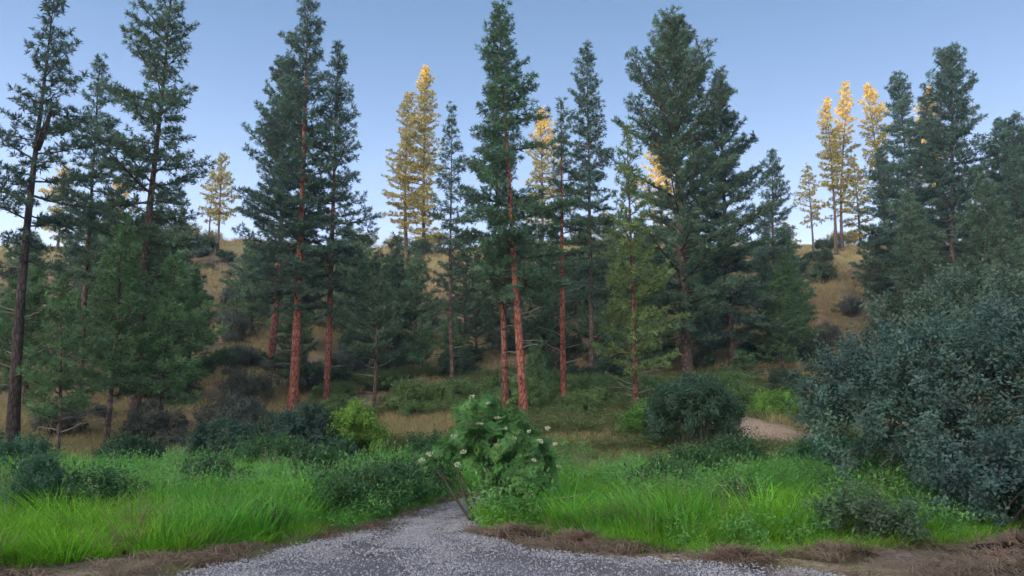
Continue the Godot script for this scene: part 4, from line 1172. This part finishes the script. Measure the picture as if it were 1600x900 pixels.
func build_small_things():
	rng.seed = 808
	# heaps of dead grass and soil along the edge of the gravel
	var heaps := [[-4.75, 10.1, 0.55, 0.20, "brown heap of dead grass and soil in the left grass"], [2.4, 11.8, 0.55, 0.20, "brown heap of dead grass in the middle of the right grass"], [6.4, 9.8, 0.8, 0.22, "largest reddish brown heap of soil and dead grass at the right edge"], [0.05, 11.1, 0.50, 0.16, "grey-brown heap of cut stalks at the foot of the white-flowered bush"], [0.9, 10.45, 0.5, 0.13, "long low heap of brown stalks beside the gravel"], [2.6, 9.35, 0.45, 0.10, "flat heap of dead grass at the right end of the gravel"], [-2.9, 11.5, 0.5, 0.12, "low straw heap on the left rim of the path"], [4.0, 9.6, 0.5, 0.15, "low reddish heap of soil beside the small pale bush"]]
	var nn := FastNoiseLite.new()
	nn.frequency = 2.6
	nn.fractal_octaves = 3
	for q in heaps:
		var o := thing("dead_grass_heap", ground_at(q[0], q[1]), q[4], "heap", "heaps of dead grass by the gravel")
		q[3] *= 0.8
		var v := PackedVector3Array()
		var n := PackedVector3Array()
		var c := PackedColorArray()
		var pts := []
		for i in 9:
			var row := []
			for k in 24:
				var a := TAU * k / 24.0
				var s := i / 8.0
				var f := nn.get_noise_3d(q[0] * 3.0 + cos(a) * s * 2.0, 0, q[1] + sin(a) * s * 2.0)
				row.append(Vector3(cos(a) * s * q[2] * (1.3 + 0.6 * f), q[3] * (1.0 - s * s) * (1.0 + 0.9 * f) - 0.04 * s, sin(a) * s * q[2] * (0.75 + 0.4 * f)))
			pts.append(row)
		for i in 8:
			for k in 24:
				var k2 := (k + 1) % 24
				for t in [[i, k], [i, k2], [i + 1, k], [i, k2], [i + 1, k2], [i + 1, k]]:
					v.append(pts[t[0]][t[1]])
					n.append(Vector3(pts[t[0]][t[1]].x * 0.8, 0.5, pts[t[0]][t[1]].z * 0.8).normalized())
					c.append(Color(0.36, 0.23, 0.165) * (1.0 + 0.5 * nn.get_noise_3d(v[-1].x * 4.0, v[-1].y * 4.0, v[-1].z * 4.0)))
		put("soil", arrays(v, n, c), M.ground, o)
		var xs := []
		var cs := PackedColorArray()
		for i in 55:
			var t: Vector3 = pts[rng.randi() % 8][rng.randi() % 24]
			var s := rng.randf_range(0.5, 1.0)
			xs.append(Transform3D(basis_y(Vector3(t.x, 0.8, t.z), rng.randf() * TAU).scaled(Vector3.ONE * s), t))
			cs.append(tint(Color(0.48, 0.34, 0.23), Color(0.34, 0.22, 0.16), rng.randf(), rng))
		many("stalks", M.thatch, M.dry, xs, cs, o)
	# the pale stick on the right slope
	var sv := PackedVector3Array()
	var sn := PackedVector3Array()
	tube(sv, sn, [Vector3(0, -0.2, 0), Vector3(-0.05, 0.8, 0), Vector3(-0.12, 1.7, 0.03), Vector3(-0.25, 2.5, 0.02)], [0.07, 0.06, 0.05, 0.02], 6)
	var stick := put("dead_sapling", arrays(sv, sn, PackedColorArray()), mat("bleached wood", lin(0.55, 0.5, 0.43), 0.9))
	stick.position = ground_at(29.5, 72.0)
	tag(stick, "pale bare upright stick on the slope right of the young pines", "dead sapling")
	# fallen logs on the slope
	for q in [[-3.6, 45.0, 2.6, 0.4, "grey fallen branch on the reddish bare slope"], [1.6, 33.5, 2.2, -0.5, "bent grey fallen branch on the brown bank behind the white-flowered bush"], [-14.5, 41.0, 3.5, 0.2, "grey fallen log left of the thick straight red trunk"], [9.5, 44.0, 4.0, -0.2, "grey fallen log right of the layered light green pine"], [-1.5, 43.0, 3.0, 0.5, "thin fallen log behind the bright orange-red trunk"], [-19.5, 36.0, 2.5, -0.4, "fallen branch in the dry grass under the young pines"], [4.6, 46.5, 3.2, 0.9, "fallen branch uphill of the slim bare orange trunk"]]:
		var v := PackedVector3Array()
		var n := PackedVector3Array()
		var e := Vector3(cos(q[3]), 0.1, sin(q[3])) * float(q[2])
		tube(v, n, [Vector3(0, 0.08, 0), e * 0.4 + Vector3(0, 0.25, 0), e * 0.7 + Vector3(0, 0.22, 0), e], [0.06, 0.05, 0.035, 0.01], 6)
		var o := put("fallen_branch", arrays(v, n, PackedColorArray()), M.twig)
		o.position = ground_at(q[0], q[1])
		tag(o, q[4], "branch", "fallen branches on the slope")
